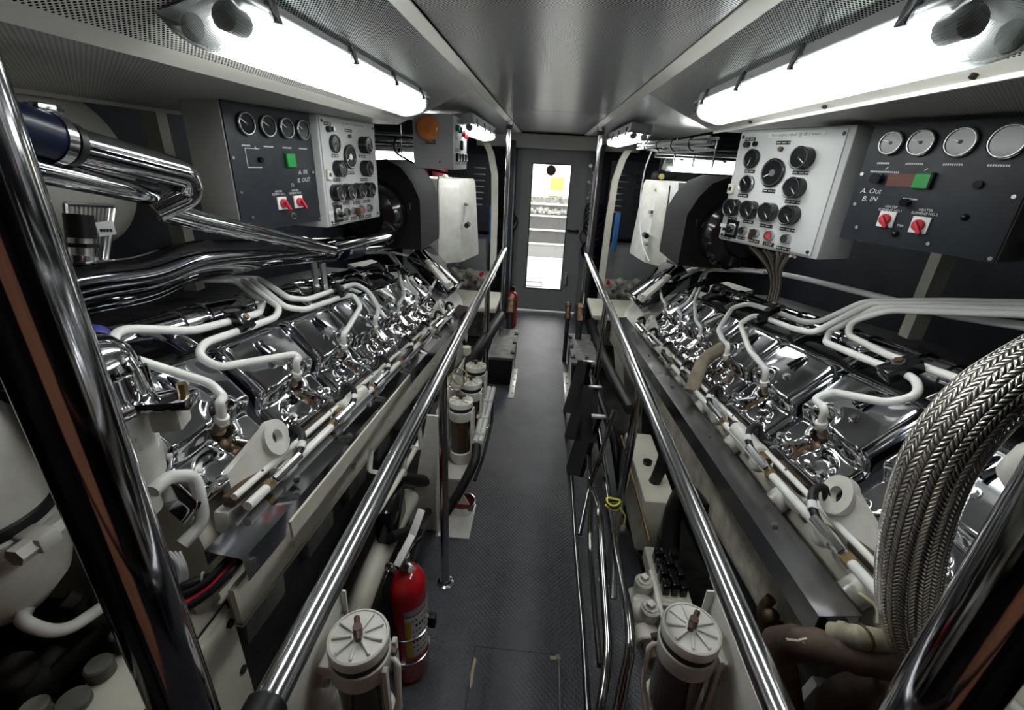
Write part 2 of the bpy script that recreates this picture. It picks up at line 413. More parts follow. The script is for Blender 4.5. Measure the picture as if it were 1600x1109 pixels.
# door with its tall pane
dr = MB(DOORP)
x0, x1, z0, z1 = -.295, .44, .02, 1.80; a0, a1, b0, b1 = -.17, .245, .285, 1.655
dr.box(x0, D-.045, z0, a0, D-.005, z1); dr.box(a1, D-.045, z0, x1, D-.005, z1); dr.box(a0, D-.045, z0, a1, D-.005, b0); dr.box(a0, D-.045, b1, a1, D-.005, z1)
door = structure('door_1', dr)
fr = MB(BLACK)
for q in ((a0-.008, b0-.008, a0+.004, b1+.008), (a1-.004, b0-.008, a1+.008, b1+.008), (a0, b0-.008, a1, b0+.004), (a0, b1-.004, a1, b1+.008)): fr.box(q[0], D-.05, q[1], q[2], D-.043, q[3])
fr.build('window_frame', door)
g = bpy.data.materials.new('door_glass'); g.use_nodes = True; nt = g.node_tree
for n in list(nt.nodes): nt.nodes.remove(n)
o_ = nt.nodes.new('ShaderNodeOutputMaterial'); t_ = nt.nodes.new('ShaderNodeBsdfTransparent'); g_ = nt.nodes.new('ShaderNodeBsdfGlossy'); g_.inputs[1].default_value = .02; x_ = nt.nodes.new('ShaderNodeMixShader'); x_.inputs[0].default_value = .05
nt.links.new(t_.outputs[0], x_.inputs[1]); nt.links.new(g_.outputs[0], x_.inputs[2]); nt.links.new(x_.outputs[0], o_.inputs[0])
MB(g).box(a0, D-.028, b0, a1, D-.022, b1).build('window_pane', door)
h = MB(BLACKG).cyl((.27, D-.045, .98), (.27, D-.09, .98), .012).tube([(.27, D-.09, .98), (.36, D-.095, .975)], .012).sphere((.37, D-.095, .975), .022)
h.build('door_handle', door)
h = MB(SATIN).box(.28, D-.06, .33, .315, D-.045, .50, .004); h.tube([(.298, D-.06, .46), (.298, D-.10, .46), (.298, D-.10, .37)], .008, .02)
h.build('door_latch', door)
MB(mat('shell_badge', (.10, .045, .03), .5)).lathe([(.055, 0), (.05, .008), (.0001, .012)], (.03, D-.032, 1.595), (0, -1, 0), 12).build('window_badge', door)

# ---- the bright space beyond the door (daylight falls in from above)
WHITEF = mat('white_outer_floor', (.50, .51, .51), .5)  # one even pale colour
GEL = mat('white_gelcoat', (.80, .80, .77), .4)
structure('floor_outside', MB(WHITEF).box(-1.2, D+.05, -.05, 1.3, 9.7, -.01))
structure('wall_outside_left', MB(GEL).box(-.78, 7.2, -.05, -.70, 9.7, 2.6))
structure('wall_outside_right', MB(GEL).box(.78, 7.2, -.05, .86, 9.7, 2.6))
structure('wall_outside_end', MB(GEL).box(-.78, 9.55, -.05, .86, 9.62, 2.2))
st = thing('stairs', 'grey carpeted steps rising beyond the glazed door', 'stairs', (.08, 8.9, -.01))
for k in range(3):
    MB(mat('pale_riser', (.30, .30, .30), .8) if k == 0 else mat('grey_carpet', (.09, .09, .09), .9)).box(-.50, 8.85+.07*k, -.01 if k == 0 else .25*k, .62, 9.2, .25*(k+1)-.02).m(GEL).box(-.50, 8.835+.07*k, .25*(k+1)-.02, .62, 9.2, .25*(k+1)).build('step', st)
tk = MB(WHITE).box(-.30, 6.52, -.01, .02, 6.56, .005).box(-.30, 6.80, -.01, .02, 6.82, .005); tk.m(mat('dark_gap', (.1, .1, .1), .6)).box(-.32, 6.56, -.01, .03, 6.57, -.006).box(-.32, 6.79, -.01, .03, 6.80, -.006).box(.02, 6.56, -.01, .028, 6.8, -.006)  # dark strips mark the gaps along the hatch frame
tag(tk.build('deck_hatch'), 'white framed deck hatch in the pale floor beyond the door', 'hatch')
tb = thing('pile_of_gear', 'dark heap of gear on the shelf above the outside steps', 'gear', (.1, 9.2, .75))
m_ = MB(mat('dark_gear', (.08, .08, .08), .7, noise=.9, nscale=30, ncol=(.55, .55, .52)))
for k in range(16): m_.sphere((-.38+.058*k, 9.12+random.uniform(-.04, .04), .80+random.uniform(0, .07)), random.uniform(.04, .07), 8)
m_.build('heap', tb)
sh = thing('white_shelf', 'white shelf rail above the heap of gear beyond the door', 'shelf', (.08, 9.2, .75))
MB(GEL).box(-.52, 9.02, .94, .64, 9.55, .97).build('shelf_edge', sh); MB(mat('grey_books', (.28, .28, .27), .7, noise=.8, nscale=25)).box(-.45, 9.1, .97, .60, 9.2, 1.07).build('shelf_contents', sh)
for x in (-.52, .62): MB(GEL).box(x, 9.02, .73, x+.02, 9.2, .94).build('shelf_side', sh)
tag(MB(mat('yellow_green_cloth', (.70, .72, .08), .7)).box(.06, 9.52, 1.19, .32, 9.55, 1.43, .01).build('yellow_panel'), 'yellow green panel seen high through the door window', 'panel')
tag(MB(mat('olive_planting', (.22, .23, .10), .8, noise=.7, nscale=40)).box(.04, 9.53, 1.00, .32, 9.55, 1.08, .01).build('olive_panel'), 'flat olive panel below the yellow green one beyond the door', 'panel')
ol = bpy.data.lights.new('hatch_daylight', 'AREA'); ol.shape = 'RECTANGLE'; ol.size = 1.1; ol.size_y = 3.0; ol.energy = 95; ol.color = (1, .99, .96)
oo = bpy.data.objects.new('hatch_daylight', ol); COL.objects.link(oo); oo.location = (.05, 7.9, 2.7)

# ---- unseen varnished board, added so the pillars reflect a copper stripe
structure('reflection_board', MB(REFLECTOR).box(-.27, -.46, 0, .31, -.42, 1.93))
# ================================================================ ENGINES
TILT = -math.atan(.12)
CB = Vector((.722, 0, .918)); CT = Vector((.948, 0, 1.146))       # foot and head of a cylinder-head cover (d, y, z)
CS = (CT-CB).normalized(); CN = Vector((-CS.z, 0, CS.x)); CL = (CT-CB).length
def sm(t): t = max(0., min(1., t)); return t*t*(3-2*t)
def cover_height(u, v):
    W = .151
    def edge(t, r): t = max(0, min(1, t/r)); return math.sqrt(1-(1-t)**2)
    e = edge(W-abs(u), .026)*edge(CL-v, .04)*edge(v, .016)
    wave = .112+.014*math.sin(u*20+.4)-.026*math.exp(-((u-.03)/.05)**2)
    up = sm((v-wave)/.030)
    h = .040+.042*up+.007*math.cos(u/W*1.35)*up
    for bu, bv in ((-.104, .034), (.108, .036)):                  # bolt bosses at the foot
        r = math.hypot(u-bu, v-bv); h += .010*(1-sm((r-.012)/.014))
    r = math.hypot((u+.05)/1.5, v-.052); h -= .010*(1-sm((r-.014)/.03))
    r = math.hypot(u-.03, v-.128)
    well = 1-sm((r-.034)/.010); ch = (1-sm((abs(u-.035-.008*math.sin(v*50))-.020)/.012))*(1 if v < .128 else 0)
    h += .006*math.exp(-((r-.050)/.006)**2)
    h *= 1-max(well, ch*.8)
    return max(h*e, 0)-.022*(1-sm(min(W-abs(u), v, CL-v)/.006))
def cover_mesh(s):
    m = MB(CHROME); NU, NV = 60, 60; vs = []; fs = []
    us = [-.151+.302*i/NU for i in range(NU+1)]; vv = [CL*j/NV for j in range(NV+1)]
    # denser rows at the rims
    us = [.151*math.sin(PI/2*(u/.151))*.35+u*.65 for u in us]
    for v in vv:
        for u in us:
            p = CB+CS*v+CN*cover_height(u, v); vs.append((s*p.x, u, p.z))
    for j in range(NV):
        for i in range(NU):
            a = j*(NU+1)+i; fs.append([a, a+1, a+NU+2, a+NU+1])
    m.add(vs, fs)
    return m
def cpt(s, u, v, h=0):
    p = CB+CS*v+CN*h; return Vector((s*p.x, u, p.z))
def engine(s, y_first, n, label, lines, clamps):
    root = thing('marine_engine', label, 'engine', (X0, .88, 0), (TILT, 0, 0))
    inv = world_of(root).inverted()
    P = lambda d, y, z: Vector((s*d, y, z))
    N = lambda v: Vector((s*v.x, v.y, v.z))
    y0, y1 = (-.30 if s < 0 else -.62), 2.08; k0 = 1 if s < 0 else 0
    # crankcase
    m = MB(CREAM); m.prism([(.72, .66), (.70, .80), (.725, .88), (.80, .95), (1.1, .95), (1.5, .95), (1.5, .66)], (0, y0, 0), (s, 0, 0), (0, 0, 1), (0, y1-y0, 0))
    m.build('crankcase', root, False)
    m = MB(DARK); m.prism([(.80, .10), (.74, .66), (1.5, .66), (1.5, .10)], (0, y0, 0), (s, 0, 0), (0, 0, 1), (0, y1-y0, 0))
    for k in range(8): m.m(BILGE).box(s*.74-.02, y0+.1+.32*k, .45, s*.74+.02, y0+.28+.32*k, .60, .01)
    m.build('sump', root, False)
    m = MB(DARK); m.prism([(.86, .95), (.90, 1.135), (.99, 1.15), (1.04, 1.11), (1.24, 1.10), (1.34, 1.17), (1.56, 1.17), (1.56, .95)], (0, y0+.1, 0), (s, 0, 0), (0, 0, 1), (0, y1-y0-.1, 0))
    for k in range(9): m.m(SATIN).hexn(P(1.30, -.2+.24*k, 1.10), P(1.30, -.2+.24*k, 1.178), .014)
    m.build('valley_cover', root, False)
    # dark head castings between the chrome covers
    m = MB(DARK); m.obox(N((CB+CT)/2-CN*.03)+Vector((0, (y0+y1)/2+.1, 0)), N(CS), YV, N(CN), CL+.02, y1-y0-.2, .05); m.build('cylinder_heads', root, False)
    # covers
    cov = cover_mesh(s).build('cylinder_head_cover', root, False, angle=80)
    kids = []
    m = MB(CHROME2)
    m.hexn(cpt(s, -.045, .185, .08), cpt(s, -.045, .185, .097), .009); m.cyl(cpt(s, -.045, .185, .08), cpt(s, -.045, .185, .091), .013, n=14)
    m.build('bolt', cov, False)
    for bu, bv in ((-.104, .034), (.108, .036)):
        m = MB(CHROME2).cyl(cpt(s, bu, bv, .04), cpt(s, bu, bv, .055), .013, n=14); m.hexn(cpt(s, bu, bv, .05), cpt(s, bu, bv, .063), .008); m.build('bolt', cov, False)
    m = MB(DCHROME)
    for uu in (-.012, .012): m.tube([cpt(s, uu-.02, .287, .07), cpt(s, uu-.02, .262, .090), cpt(s, uu-.02, .215, .098)], .006, .01, n=8)
    m.build('lifting_grip', cov, False)
    m = MB(BRONZE); m.cyl(cpt(s, .03, .128, -.01), cpt(s, .03, .128, .04), .026, n=18); m.sphere(cpt(s, .03, .085, .012), .02, 12); m.tube([cpt(s, .035, .09, .01), cpt(s, .05, .045, .02), cpt(s, .045, .02, .01)], .011, .02, n=8)
    m.sphere(cpt(s, .035, .05, .012), .017, 10)
    m.build('injector', cov, False)
    m = MB(mat('worn_nickel', (.62, .55, .46), .25, 1, noise=.4, nscale=50)); m.hexn(cpt(s, .03, .128, .035), cpt(s, .025, .128, .070), .0205); m.m(WLINE).cyl(cpt(s, .025, .128, .068), cpt(s, .022, .133, .084), .0155, n=14, bev=.002)
    m.build('injector_nut', cov, False)
    # leak-off line: braided chrome end, black hose, white band, black hose
    a = cpt(s, .045, .075, .035); e = P(.685, .17, .925)
    m = MB(CHROME2).tube([a, cpt(s, .07, .04, .045), cpt(s, .10, .005, .045)], .0055, .02, n=8); m.cyl(cpt(s, .088, .018, .045), cpt(s, .108, -.005, .044), .0085, n=10)
    h = [cpt(s, .105, 0, .044), cpt(s, .125, -.015, .06), P(.665, .150, .995), P(.628, .135, .985), P(.606, .075, .955), P(.632, .005, .925)]
    m.m(BLACK).tube(h, .0095, .045, n=10); m.m(WPRINT).cyl(P(.6175, .108, .971), P(.6110, .090, .963), .0108, n=10); m.m(CHROME2).cyl(h[-2], h[-1], .0105, n=8)
    m.build('leak_hose', cov, False)
    cov.location = (0, y_first+.335*k0, 0)
    for k in range(1, n-k0): copy_child(cov, root, (0, .335*k, 0))
    # intake stubs and white castings under the heads, one per cylinder
    m = MB(WHITE); m.cyl(P(.71, 0, .86), P(.668, 0, .815), .032, n=18, bev=.006); m.box(s*.70-.02, -.10, .84, s*.70+.02, .10, .90, .012); m.sphere(P(.665, .11, .885), .028, 12)
    m.m(BRONZE).box(s*.685-.014, -.09, .905, s*.685+.014, .05, .935, .006)
    prt = m.build('port_casting', root, False); prt.location = (0, y_first+.335*k0, 0)
    for k in range(1, n-k0): copy_child(prt, root, (0, .335*k, 0))
    # rods and rails along the bank
    m = MB(WLINE).tube([P(.668, y0+.05, .935), P(.668, y1-.1, .935)], .008); m.m(BLACK)
    for k in range(14): m.cyl(P(.668, y0+.15+.18*k, .935), P(.664, y0+.15+.18*k, .9445), .003, n=8)
    m.build('control_rod', root, False)
    m = MB(WLINE).tube([P(.640, y0+.05, .915), P(.640, y1-.1, .915)], .0115)
    for k in range(k0, 7): m.m(WHITE).cyl(P(.640, y_first+.04+.335*k, .915), P(.640, y_first+.09+.335*k, .915), .017, n=14); m.m(BRASS).cyl(P(.640, y_first-.02+.335*k, .915), P(.640, y_first+.0+.335*k, .915), .0145, n=6)
    m.build('fuel_return_rail', root, False)
    m = MB(WHITE).cyl(P(.655, y_first+.42, .925), P(.655, y_first+.60, .925), .026, n=20, bev=.004); m.m(BLACK).cyl(P(.655, y_first+.605, .925), P(.655, y_first+.62, .925), .02); m.m(BRASS).hexn(P(.655, y_first+.38, .925), P(.655, y_first+.42, .925), .013)
    act = m.build('rack_damper', root, False); act.location = (0, .335*k0, 0); copy_child(act, root, (0, 1.005, 0))
    # lifting eyes
    for yy in ((-.09, 1.83) if s < 0 else (-.14, 1.78)):
        m = MB(WHITE); a1 = Vector((s*-.25, -.10, 1)).normalized(); nn = N(CN).lerp(Vector((-s, 0, 0)), .55).normalized()
        U, V, A = frame_of(nn); c0 = P(.688, yy+.02, .985)
        m.ringplate(c0, nn, .046, .019, .02, 28)
        base = P(.715, yy-.13, .90); dd = (base-c0).normalized(); tt = nn.cross(dd).normalized()
        m.prism([(.0, .042), (.14, .035), (.17, .0), (.14, -.05), (.0, -.044), (.022, -.03), (.030, 0), (.022, .03)], c0, dd, tt, nn*.020)
        m.build('lifting_eye', root, False, angle=30)
    # chrome water manifold in the valley
    m = MB(CHROME); m.tube([P(1.13, y0, 1.185), P(1.13, y1-.25, 1.185)], .048, n=24)
    for k in range(8):
        y = -.45+.335*k; m.m(CHROME2).lathe([(.048, -.03), (.054, -.028), (.054, .028), (.048, .03)], P(1.13, y, 1.185), (0, 1, 0), 24); m.m(CHROME).tube([P(1.09, y+.16, 1.19), P(1.02, y+.16, 1.20), P(.96, y+.16, 1.16)], .028, .04, n=16)
        m.m(DCHROME).lathe([(.052, 0), (.056, .003), (.052, .006)], P(1.13, y+.08, 1.185), (0, 1, 0), 24)
    m.build('water_manifold', root, False)
    # gear housing at the far end: chrome lid, white casting
    g0 = Vector((.695, 0, .985)); gc = g0+CS*.21+CN*.03
    m = MB(DCHROME).obox(N(gc)+Vector((0, 2.34, 0)), N(CS), YV, N(CN), .40, .36, .12, .012); m.m(DCHROME).obox(N(gc+CN*.066)+Vector((0, 2.34, 0)), N(CS), YV, N(CN), .34, .28, .02, .008)
    m.m(CHROME2)
    for k in range(9):
        for q in (-.185, .185): m.hexn(N(gc+CS*q+CN*.05)+Vector((0, 2.19+.037*k, 0)), N(gc+CS*q+CN*.072)+Vector((0, 2.19+.037*k, 0)), .009)
    m.build('gear_case_lid', root, False)
    m = MB(WHITE); m.prism([(.66, .30), (.60, .62), (.66, .93), (.70, .98), (1.4, 1.2), (1.4, .30)], (0, 2.09, 0), (s, 0, 0), (0, 0, 1), (0, .46, 0)); m.obox(N(g0+CS*.02-CN*.04)+Vector((0, 2.34, 0)), N(CS), YV, N(CN), .06, .50, .03, .006)
    m.build('flywheel_housing', root, False)
    m = MB(WHITE); bc = gc+CN*.05; k = N(CS); q = N(CN)
    m.prism([(-.17, -.07), (-.17, .06), (-.06, .07), (.07, .03), (.09, -.02), (.02, -.05), (-.06, -.07)], N(bc)+Vector((0, 2.11, 0)), k, YV, q*.018)
    for uu, vv in ((-.14, -.04), (-.14, .03), (.06, 0)): m.m(WHITE).cyl(N(bc+CS*uu)+Vector((0, 2.11+vv, 0)), N(bc+CS*uu+CN*.03)+Vector((0, 2.11+vv, 0)), .022, n=16, bev=.003); m.m(BLACK).cyl(N(bc+CS*uu+CN*.03)+Vector((0, 2.11+vv, 0)), N(bc+CS*uu+CN*.0315)+Vector((0, 2.11+vv, 0)), .011, n=14)
    m.build('bracket', root, False)
    # injection pipes: wherever one would sink into a head cover it is lifted to lie on top of it
    Wm = world_of(root); pp = Wm @ N(CB+CN*.108); nv = (Wm.to_3x3() @ N(CN)).normalized(); sv = (Wm.to_3x3() @ N(CS)).normalized()
    def over(q):
        d = q-CAM; t = (pp-CAM).dot(nv)/d.dot(nv); h = CAM+d*t; v = (h-pp).dot(sv)
        if t < 1 and -.06 < v < CL+.05: return h
        q2 = CAM+d*.985; return q2
    for pts, rad, fil, k in lines:
        n_ = len(pts); Q = [over(q) if i > 1 else q for i, q in enumerate(pl(pts))]
        if k is not None:
            off = Vector((0, y_first+.335*k, 0)); W = world_of(root); tip = W @ (cpt(s, .022, .133, .082)+off); tip2 = W @ (cpt(s, .010, .158, .118)+off)
            Q = Q[:-2]+[Q[-2].lerp(tip2, .35), tip2, tip]; fil = min(fil, .03)
        MB(WLINE).tube(Q, rad, fil, n=12).build('injection_pipe', root)
    for (p, q, wd) in clamps:
        a, b = [CAM.lerp(over(at(*k[:2], X=k[2])), .975) for k in (p, q)]; wd *= 1.15; d = (b-a).normalized(); upv = Vector((-s*.6, 0, 1)); upv = (upv-d*upv.dot(d)).normalized(); sd = d.cross(upv)
        m = MB(BLACKG).obox((a+b)/2, d, sd, upv, (b-a).length, wd, wd*.75, wd*.1); m.m(BRONZE).hexn((a+b)/2, (a+b)/2+upv*wd*.62, wd*.22); m.m(SATIN).cyl((a+b)/2, (a+b)/2+upv*wd*.5, wd*.3)
        m.build('pipe_clamp', root)
    return root
XL = lambda d: X0-d
XR = lambda d: X0+d
def shift(L, dx): return [(p[0], p[1], p[2]) for p in L]
R1, R2 = .0105, .009
linesL = [
 ([(318, 437, -1.18), (366, 438, -1.13), (412, 472, -1.02), (405, 489, -.98), (363, 501, -.95), (300, 517, -.95), (196, 513, -.93), (176, 525, -.90), (181, 552, -.86), (218, 564, -.84), (330, 599, -.80), (354, 618, -.79), (334, 645, -.745)], R1, .035, 1),
 ([(330, 436, -1.17), (379, 437, -1.12), (437, 481, -1.0), (431, 496, -.97), (398, 508, -.95), (318, 536, -.90), (309, 556, -.87), (341, 574, -.85), (460, 553, -.80), (471, 560, -.79), (454, 580, -.75)], R1, .035, 2),
 ([(340, 435, -1.16), (392, 436, -1.11), (446, 480, -1.0), (476, 484, -.98), (533, 464, -.95), (552, 460, -.92), (564, 478, -.87), (546, 510, -.81), (527, 536, -.75)], R1, .04, 3),
 ([(350, 434, -1.15), (405, 435, -1.10), (452, 466, -1.0), (480, 468, -.98), (525, 452, -.95), (555, 443, -.93), (576, 455, -.88), (592, 480, -.84), (589, 497, -.80), (577, 508, -.755)], R1, .04, 4),
 ([(548, 452, -.93), (566, 458, -.90), (590, 480, -.84), (603, 497, -.79)], R2, .04, None),
 ([(573, 395, -1.15), (605, 394, -1.08), (621, 412, -1.0), (625, 435, -.94), (632, 460, -.86), (622, 478, -.80), (612, 486, -.76)], R2, .05, 5),
 ([(590, 394, -1.12), (613, 396, -1.06), (630, 420, -.98), (639, 444, -.90), (655, 460, -.84), (643, 470, -.78)], R2, .05, 6),
 ([(610, 394, -1.08), (640, 400, -1.03), (666, 423, -.94), (682, 435, -.86), (675, 452, -.80), (650, 466, -.76)], R2, .05, 7),
]
clL = [((368, 490, -.95), (389, 514, -.945), .036), ((523, 446, -.94), (538, 462, -.935), .032), ((622, 417, -.96), (636, 426, -.955), .03), ((660, 418, -.94), (676, 430, -.93), .03)]
R_ = lambda px, py, x: (px, py, x+2*X0)
linesR = [
 ([R_(1640, 492, 1.13), R_(1500, 488, 1.1), R_(1390, 484, 1.06), R_(1330, 502, 1.0), R_(1324, 523, .97), R_(1390, 556, .93), R_(1440, 572, .91), R_(1520, 600, .90), R_(1620, 640, .88)], R1, .035, None),
 ([R_(1640, 485, 1.14), R_(1500, 480, 1.11), R_(1370, 480, 1.06), R_(1296, 518, .98), R_(1290, 535, .96), R_(1370, 568, .93), R_(1396, 578, .92), R_(1432, 592, .90), R_(1436, 618, .86), R_(1390, 630, .83), R_(1300, 612, .80), R_(1262, 615, .79), R_(1285, 645, .745)], R1, .035, 1),
 ([R_(1640, 479, 1.15), R_(1480, 475, 1.11), R_(1360, 474, 1.06), R_(1270, 520, .98), R_(1235, 512, .96), R_(1203, 499, .95), R_(1178, 492, .93), R_(1156, 505, .88), R_(1160, 535, .83), R_(1194, 585, .755)], R1, .04, 2),
 ([R_(1620, 474, 1.16), R_(1470, 470, 1.12), R_(1350, 471, 1.06), R_(1280, 503, .99), R_(1255, 503, .97), R_(1213, 487, .95), R_(1170, 474, .93), R_(1145, 480, .90), R_(1122, 515, .83), R_(1126, 530, .80), R_(1139, 549, .755)], R1, .04, 3),
 ([R_(1195, 426, 1.08), R_(1128, 418, 1.04), R_(1105, 424, 1.0), R_(1096, 445, .95), R_(1085, 470, .89), R_(1083, 495, .82), R_(1098, 517, .755)], R2, .05, 4),
 ([R_(1180, 422, 1.09), R_(1112, 415, 1.05), R_(1097, 430, 1.0), R_(1087, 452, .93), R_(1075, 472, .86), R_(1055, 480, .80), R_(1062, 492, .755)], R2, .05, 5),
 ([R_(1160, 418, 1.10), R_(1105, 415, 1.06), R_(1060, 436, .98), R_(1030, 445, .90), R_(1032, 465, .82), R_(1046, 484, .755)], R2, .05, 6),
]
clR = [((1378, 586, .915+.07), (1436, 566, .92+.07), .042), ((1190, 498, .94+.07), (1212, 482, .945+.07), .034), ((1090, 446, .95+.07), (1103, 438, .95+.07), .03), ((1052, 438, .95+.07), (1062, 432, .95+.07), .03)]
EL = engine(-1, -.105-.055-.335, 8, 'left chromed V-engine with white injection pipes beside the red extinguisher', linesL, clL)
ER = engine(1, .163-.065-.335, 7, 'right chromed V-engine behind the braided steel hose', linesR, clR)
# long vent pipe over the right valley
tag(MB(WLINE).tube(pl([(1062, 428, 1.0), (1080, 420, 1.1), (1200, 424, 1.2), (1260, 436, 1.22), (1400, 470, 1.25), (1480, 492, 1.25), (1640, 515, 1.25)]), .012, .06).build('vent_pipe'), 'long white vent pipe sagging behind the right engine\'s injection pipes', 'pipe')

# ---- cable trays beside the engines
def tray(s, label, X, ya, yb, za, zb):
    t = thing('cable_tray', label, 'cable tray', (X, ya, za))
    wd, hh, th = .078, .060, .003; o = -1 if s < 0 else 1
    m = MB(mat('tray_chrome', (.45, .45, .47), .09, 1) if s < 0 else mat('worn_tray_chrome', (.42, .42, .43), .18, 1, noise=.12, nscale=4))
    dv = Vector((0, yb-ya, zb-za)); a = Vector((X, ya, za))
    def sheet(x0, z0, x1, z1): m.prism([(x0, z0+.16*x0), (x1, z0+.16*x1), (x1, z1+.16*x1), (x0, z1+.16*x0)], a, (o, 0, 0), (0, 0, 1), dv)
    sheet(0, -hh, th, 0); sheet(th, -th, wd, 0); sheet(wd-th, -hh*.6, wd, -th); m.build('channel', t)
    m = MB(SATIN)
    for k in range(5):
        q = a+dv*(.1+.18*k); MB(SATIN).hexn(q+Vector((o*wd*.5, 0, .006)), q+Vector((o*wd*.5, 0, .014)), .008).build('bolt', t)
    if s > 0: return t
    m = MB(BLACK)
    for k, (cx, cz) in enumerate(((.02, -.02), (.035, -.028), (.045, -.018))):
        m.m((BLACK, REDP, BLACK)[k]).tube([a+dv*.1+Vector((o*cx, 0, cz-.01)), a+Vector((o*cx, 0.0, cz)), a+Vector((o*(cx+.02), -.04, cz-.02)), a+Vector((o*(cx+.07+.02*k), -.09, cz-.04))], .007, .03)
    m.build('wires', t)
    return t
tray(-1, 'chrome cable tray running along the left engine', -.54, .62, 3.35, .92, .61)
tray(1, 'chrome cable tray running along the right engine', .595, .665, 3.35, .865, .60)
# bearers under the trays
for s, X, lb in ((-1, -.56, 'long cream engine bearer below the left cable tray'), (1, .635, 'long pale engine bearer below the right cable tray')):
    r = thing('engine_bearer', lb, 'engine bearer', (X, .5, -.4))
    m = MB(CREAM if s < 0 else mat('stained_cream', (.60, .58, .50), .5, noise=.5, nscale=16, ncol=(.30, .27, .22))); o = s; YB = .60 if s < 0 else .74; zt = .855 if s < 0 else .80; hb = .10 if s < 0 else .17
    m.prism([(0, zt-hb), (.012, zt-hb), (.012, zt), (0, zt)], (X, YB, 0), (o, 0, 0), (0, 0, 1), (0, 3.0, -.35)); m.prism([(0, zt-hb-.005), (.10, zt-hb-.005), (.10, zt-hb+.005), (0, zt-hb+.005)], (X, YB, 0), (o, 0, 0), (0, 0, 1), (0, 3.0, -.35))
    m.build('side_plate', r)
    for k in range(7): MB(WHITE).cyl((X, .8+.36*k, .78-.042*k), (X-o*.012, .8+.36*k, .78-.042*k), .009, n=6).build('bolt', r) if s < 0 or k else None
# flat cream strip clipped to the left bearer
tag(MB(CREAM).prism([(0, 0), (.006, 0), (.006, .045), (0, .045)], at(455, 840, X=-.50), (1, 0, 0), (0, 0, 1), at(640, 600, X=-.50)-at(455, 840, X=-.50)).build('guard_strip'), 'thin cream strip fixed below the left cable tray', 'strip')
# bent white brackets below the left tray
gb = lambda nm, L, lb: tag(MB(WLINE).tube(pl(L), .009, .006, n=4).build(nm), lb, 'bracket', 'bent cream strap brackets under the left tray')
gb('strap_bracket', [(654, 655, -.42), (658, 700, -.42), (632, 696, -.50)], 'bent cream strap bracket nearest the racked white canisters')
gb('strap_bracket', [(632, 696, -.46), (632, 742, -.46), (610, 738, -.52)], 'bent cream strap bracket, middle one under the left handrail')
gb('strap_bracket', [(580, 700, -.50), (577, 735, -.50), (590, 738, -.48)], 'bent cream strap bracket furthest from the racked white canisters')
# ================================================================ CEILING LIGHTS
def fixture(label, p0, p1, nrm, w, h, near_cap=True):
    "twin-tube batten from p0 to p1 (centre of its back), nrm points into the room"
    p0, p1, nrm = Vector(p0), Vector(p1), Vector(nrm).normalized(); a = (p1-p0).normalized(); sd = a.cross(nrm).normalized(); L = (p1-p0).length
    t = thing('fluorescent_light', label, 'ceiling light', (p0+p1)/2)
    c = (p0+p1)/2; HF = .56
    MB(GREYP).obox(c+nrm*h*HF*.5, a, sd, nrm, L-.02, w*.96, h*HF, .012).build('housing', t)
    # diffuser: a half-round trough with rounded ends
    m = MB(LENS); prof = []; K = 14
    for i in range(K+1):
        q = -1+2*i/K; prof.append((q*w/2, h*HF+h*(1-HF)*(1-abs(q)**4)**.5))
    nA = 12; vs = []; fs = []; uv = []
    st = [0, .01, .03, .06]+[.06+(1-.12)*j/6 for j in range(1, 6)]+[.94, .97, .99, 1]
    for q in st:
        e = min(q, 1-q)/.06; e = 1 if e >= 1 else math.sqrt(max(0, 1-(1-e)**2)); e = .55+.45*e
        for (x, z) in prof: vs.append(p0+a*(L*q)+sd*x*(.86+.14*e)+nrm*(h*HF+(z-h*HF)*e))
    n = K+1
    for j in range(len(st)-1):
        for i in range(K): fs.append([j*n+i, j*n+i+1, (j+1)*n+i+1, (j+1)*n+i]); uv.append([(i/K, j), ((i+1)/K, j), ((i+1)/K, j+1), (i/K, j+1)])
    for j in (0, len(st)-1): fs.append([j*n+i for i in range(n)]); uv.append(None)
    m.add(vs, fs, uv); m.build('diffuser', t, angle=60)
    for k in (-1, 1):
        MB(TUBEM).cyl(p0+a*.06+sd*w*.22*k+nrm*h*.76, p1-a*.06+sd*w*.22*k+nrm*h*.76, .0125, n=10).build('tube', t)
    m = MB(GREYP)
    for q in (p0+a*.045, p1-a*.045):
        for k in (-1, 1): m.cyl(q+sd*w*.22*k+nrm*h*.76-a*.02, q+sd*w*.22*k+nrm*h*.76+a*.02, .018, n=14)
    m.build('tube_holders', t)
    for q in (.10, .38, .64, .9):
        for k in (-1, 1):
            cc = p0+a*L*q+sd*w*.5*k
            MB(DCHROME).obox(cc+nrm*h*.50, a, sd, nrm, .022, .010, h*.46, .002).build('clip', t)
    MB(GREYP).obox(c+nrm*h*HF, a, sd, nrm, L, w*1.04, h*.05, .004).build('rim', t)
    return t
nL = Vector((.28, 0, -.96)); nR = Vector((-.28, 0, -.96))
fixture('long lit fluorescent batten on the left ceiling slope, nearest the camera', (-.515, .71, 1.90), (-.515, 1.83, 1.90), nL, .115, .108)
fixture('long lit fluorescent batten on the right ceiling slope, nearest the camera', (.535, .66, 1.91), (.535, 1.74, 1.91), nR, .115, .108)
fixture('far lit fluorescent batten on the left, beside the orange-lensed box', (-.50, 2.78, 1.895), (-.50, 3.95, 1.895), (.12, 0, -1), .135, .095)
fixture('far lit fluorescent batten on the right, beyond the cable bundle', (.53, 3.0, 1.905), (.53, 4.2, 1.905), (-.12, 0, -1), .135, .095)
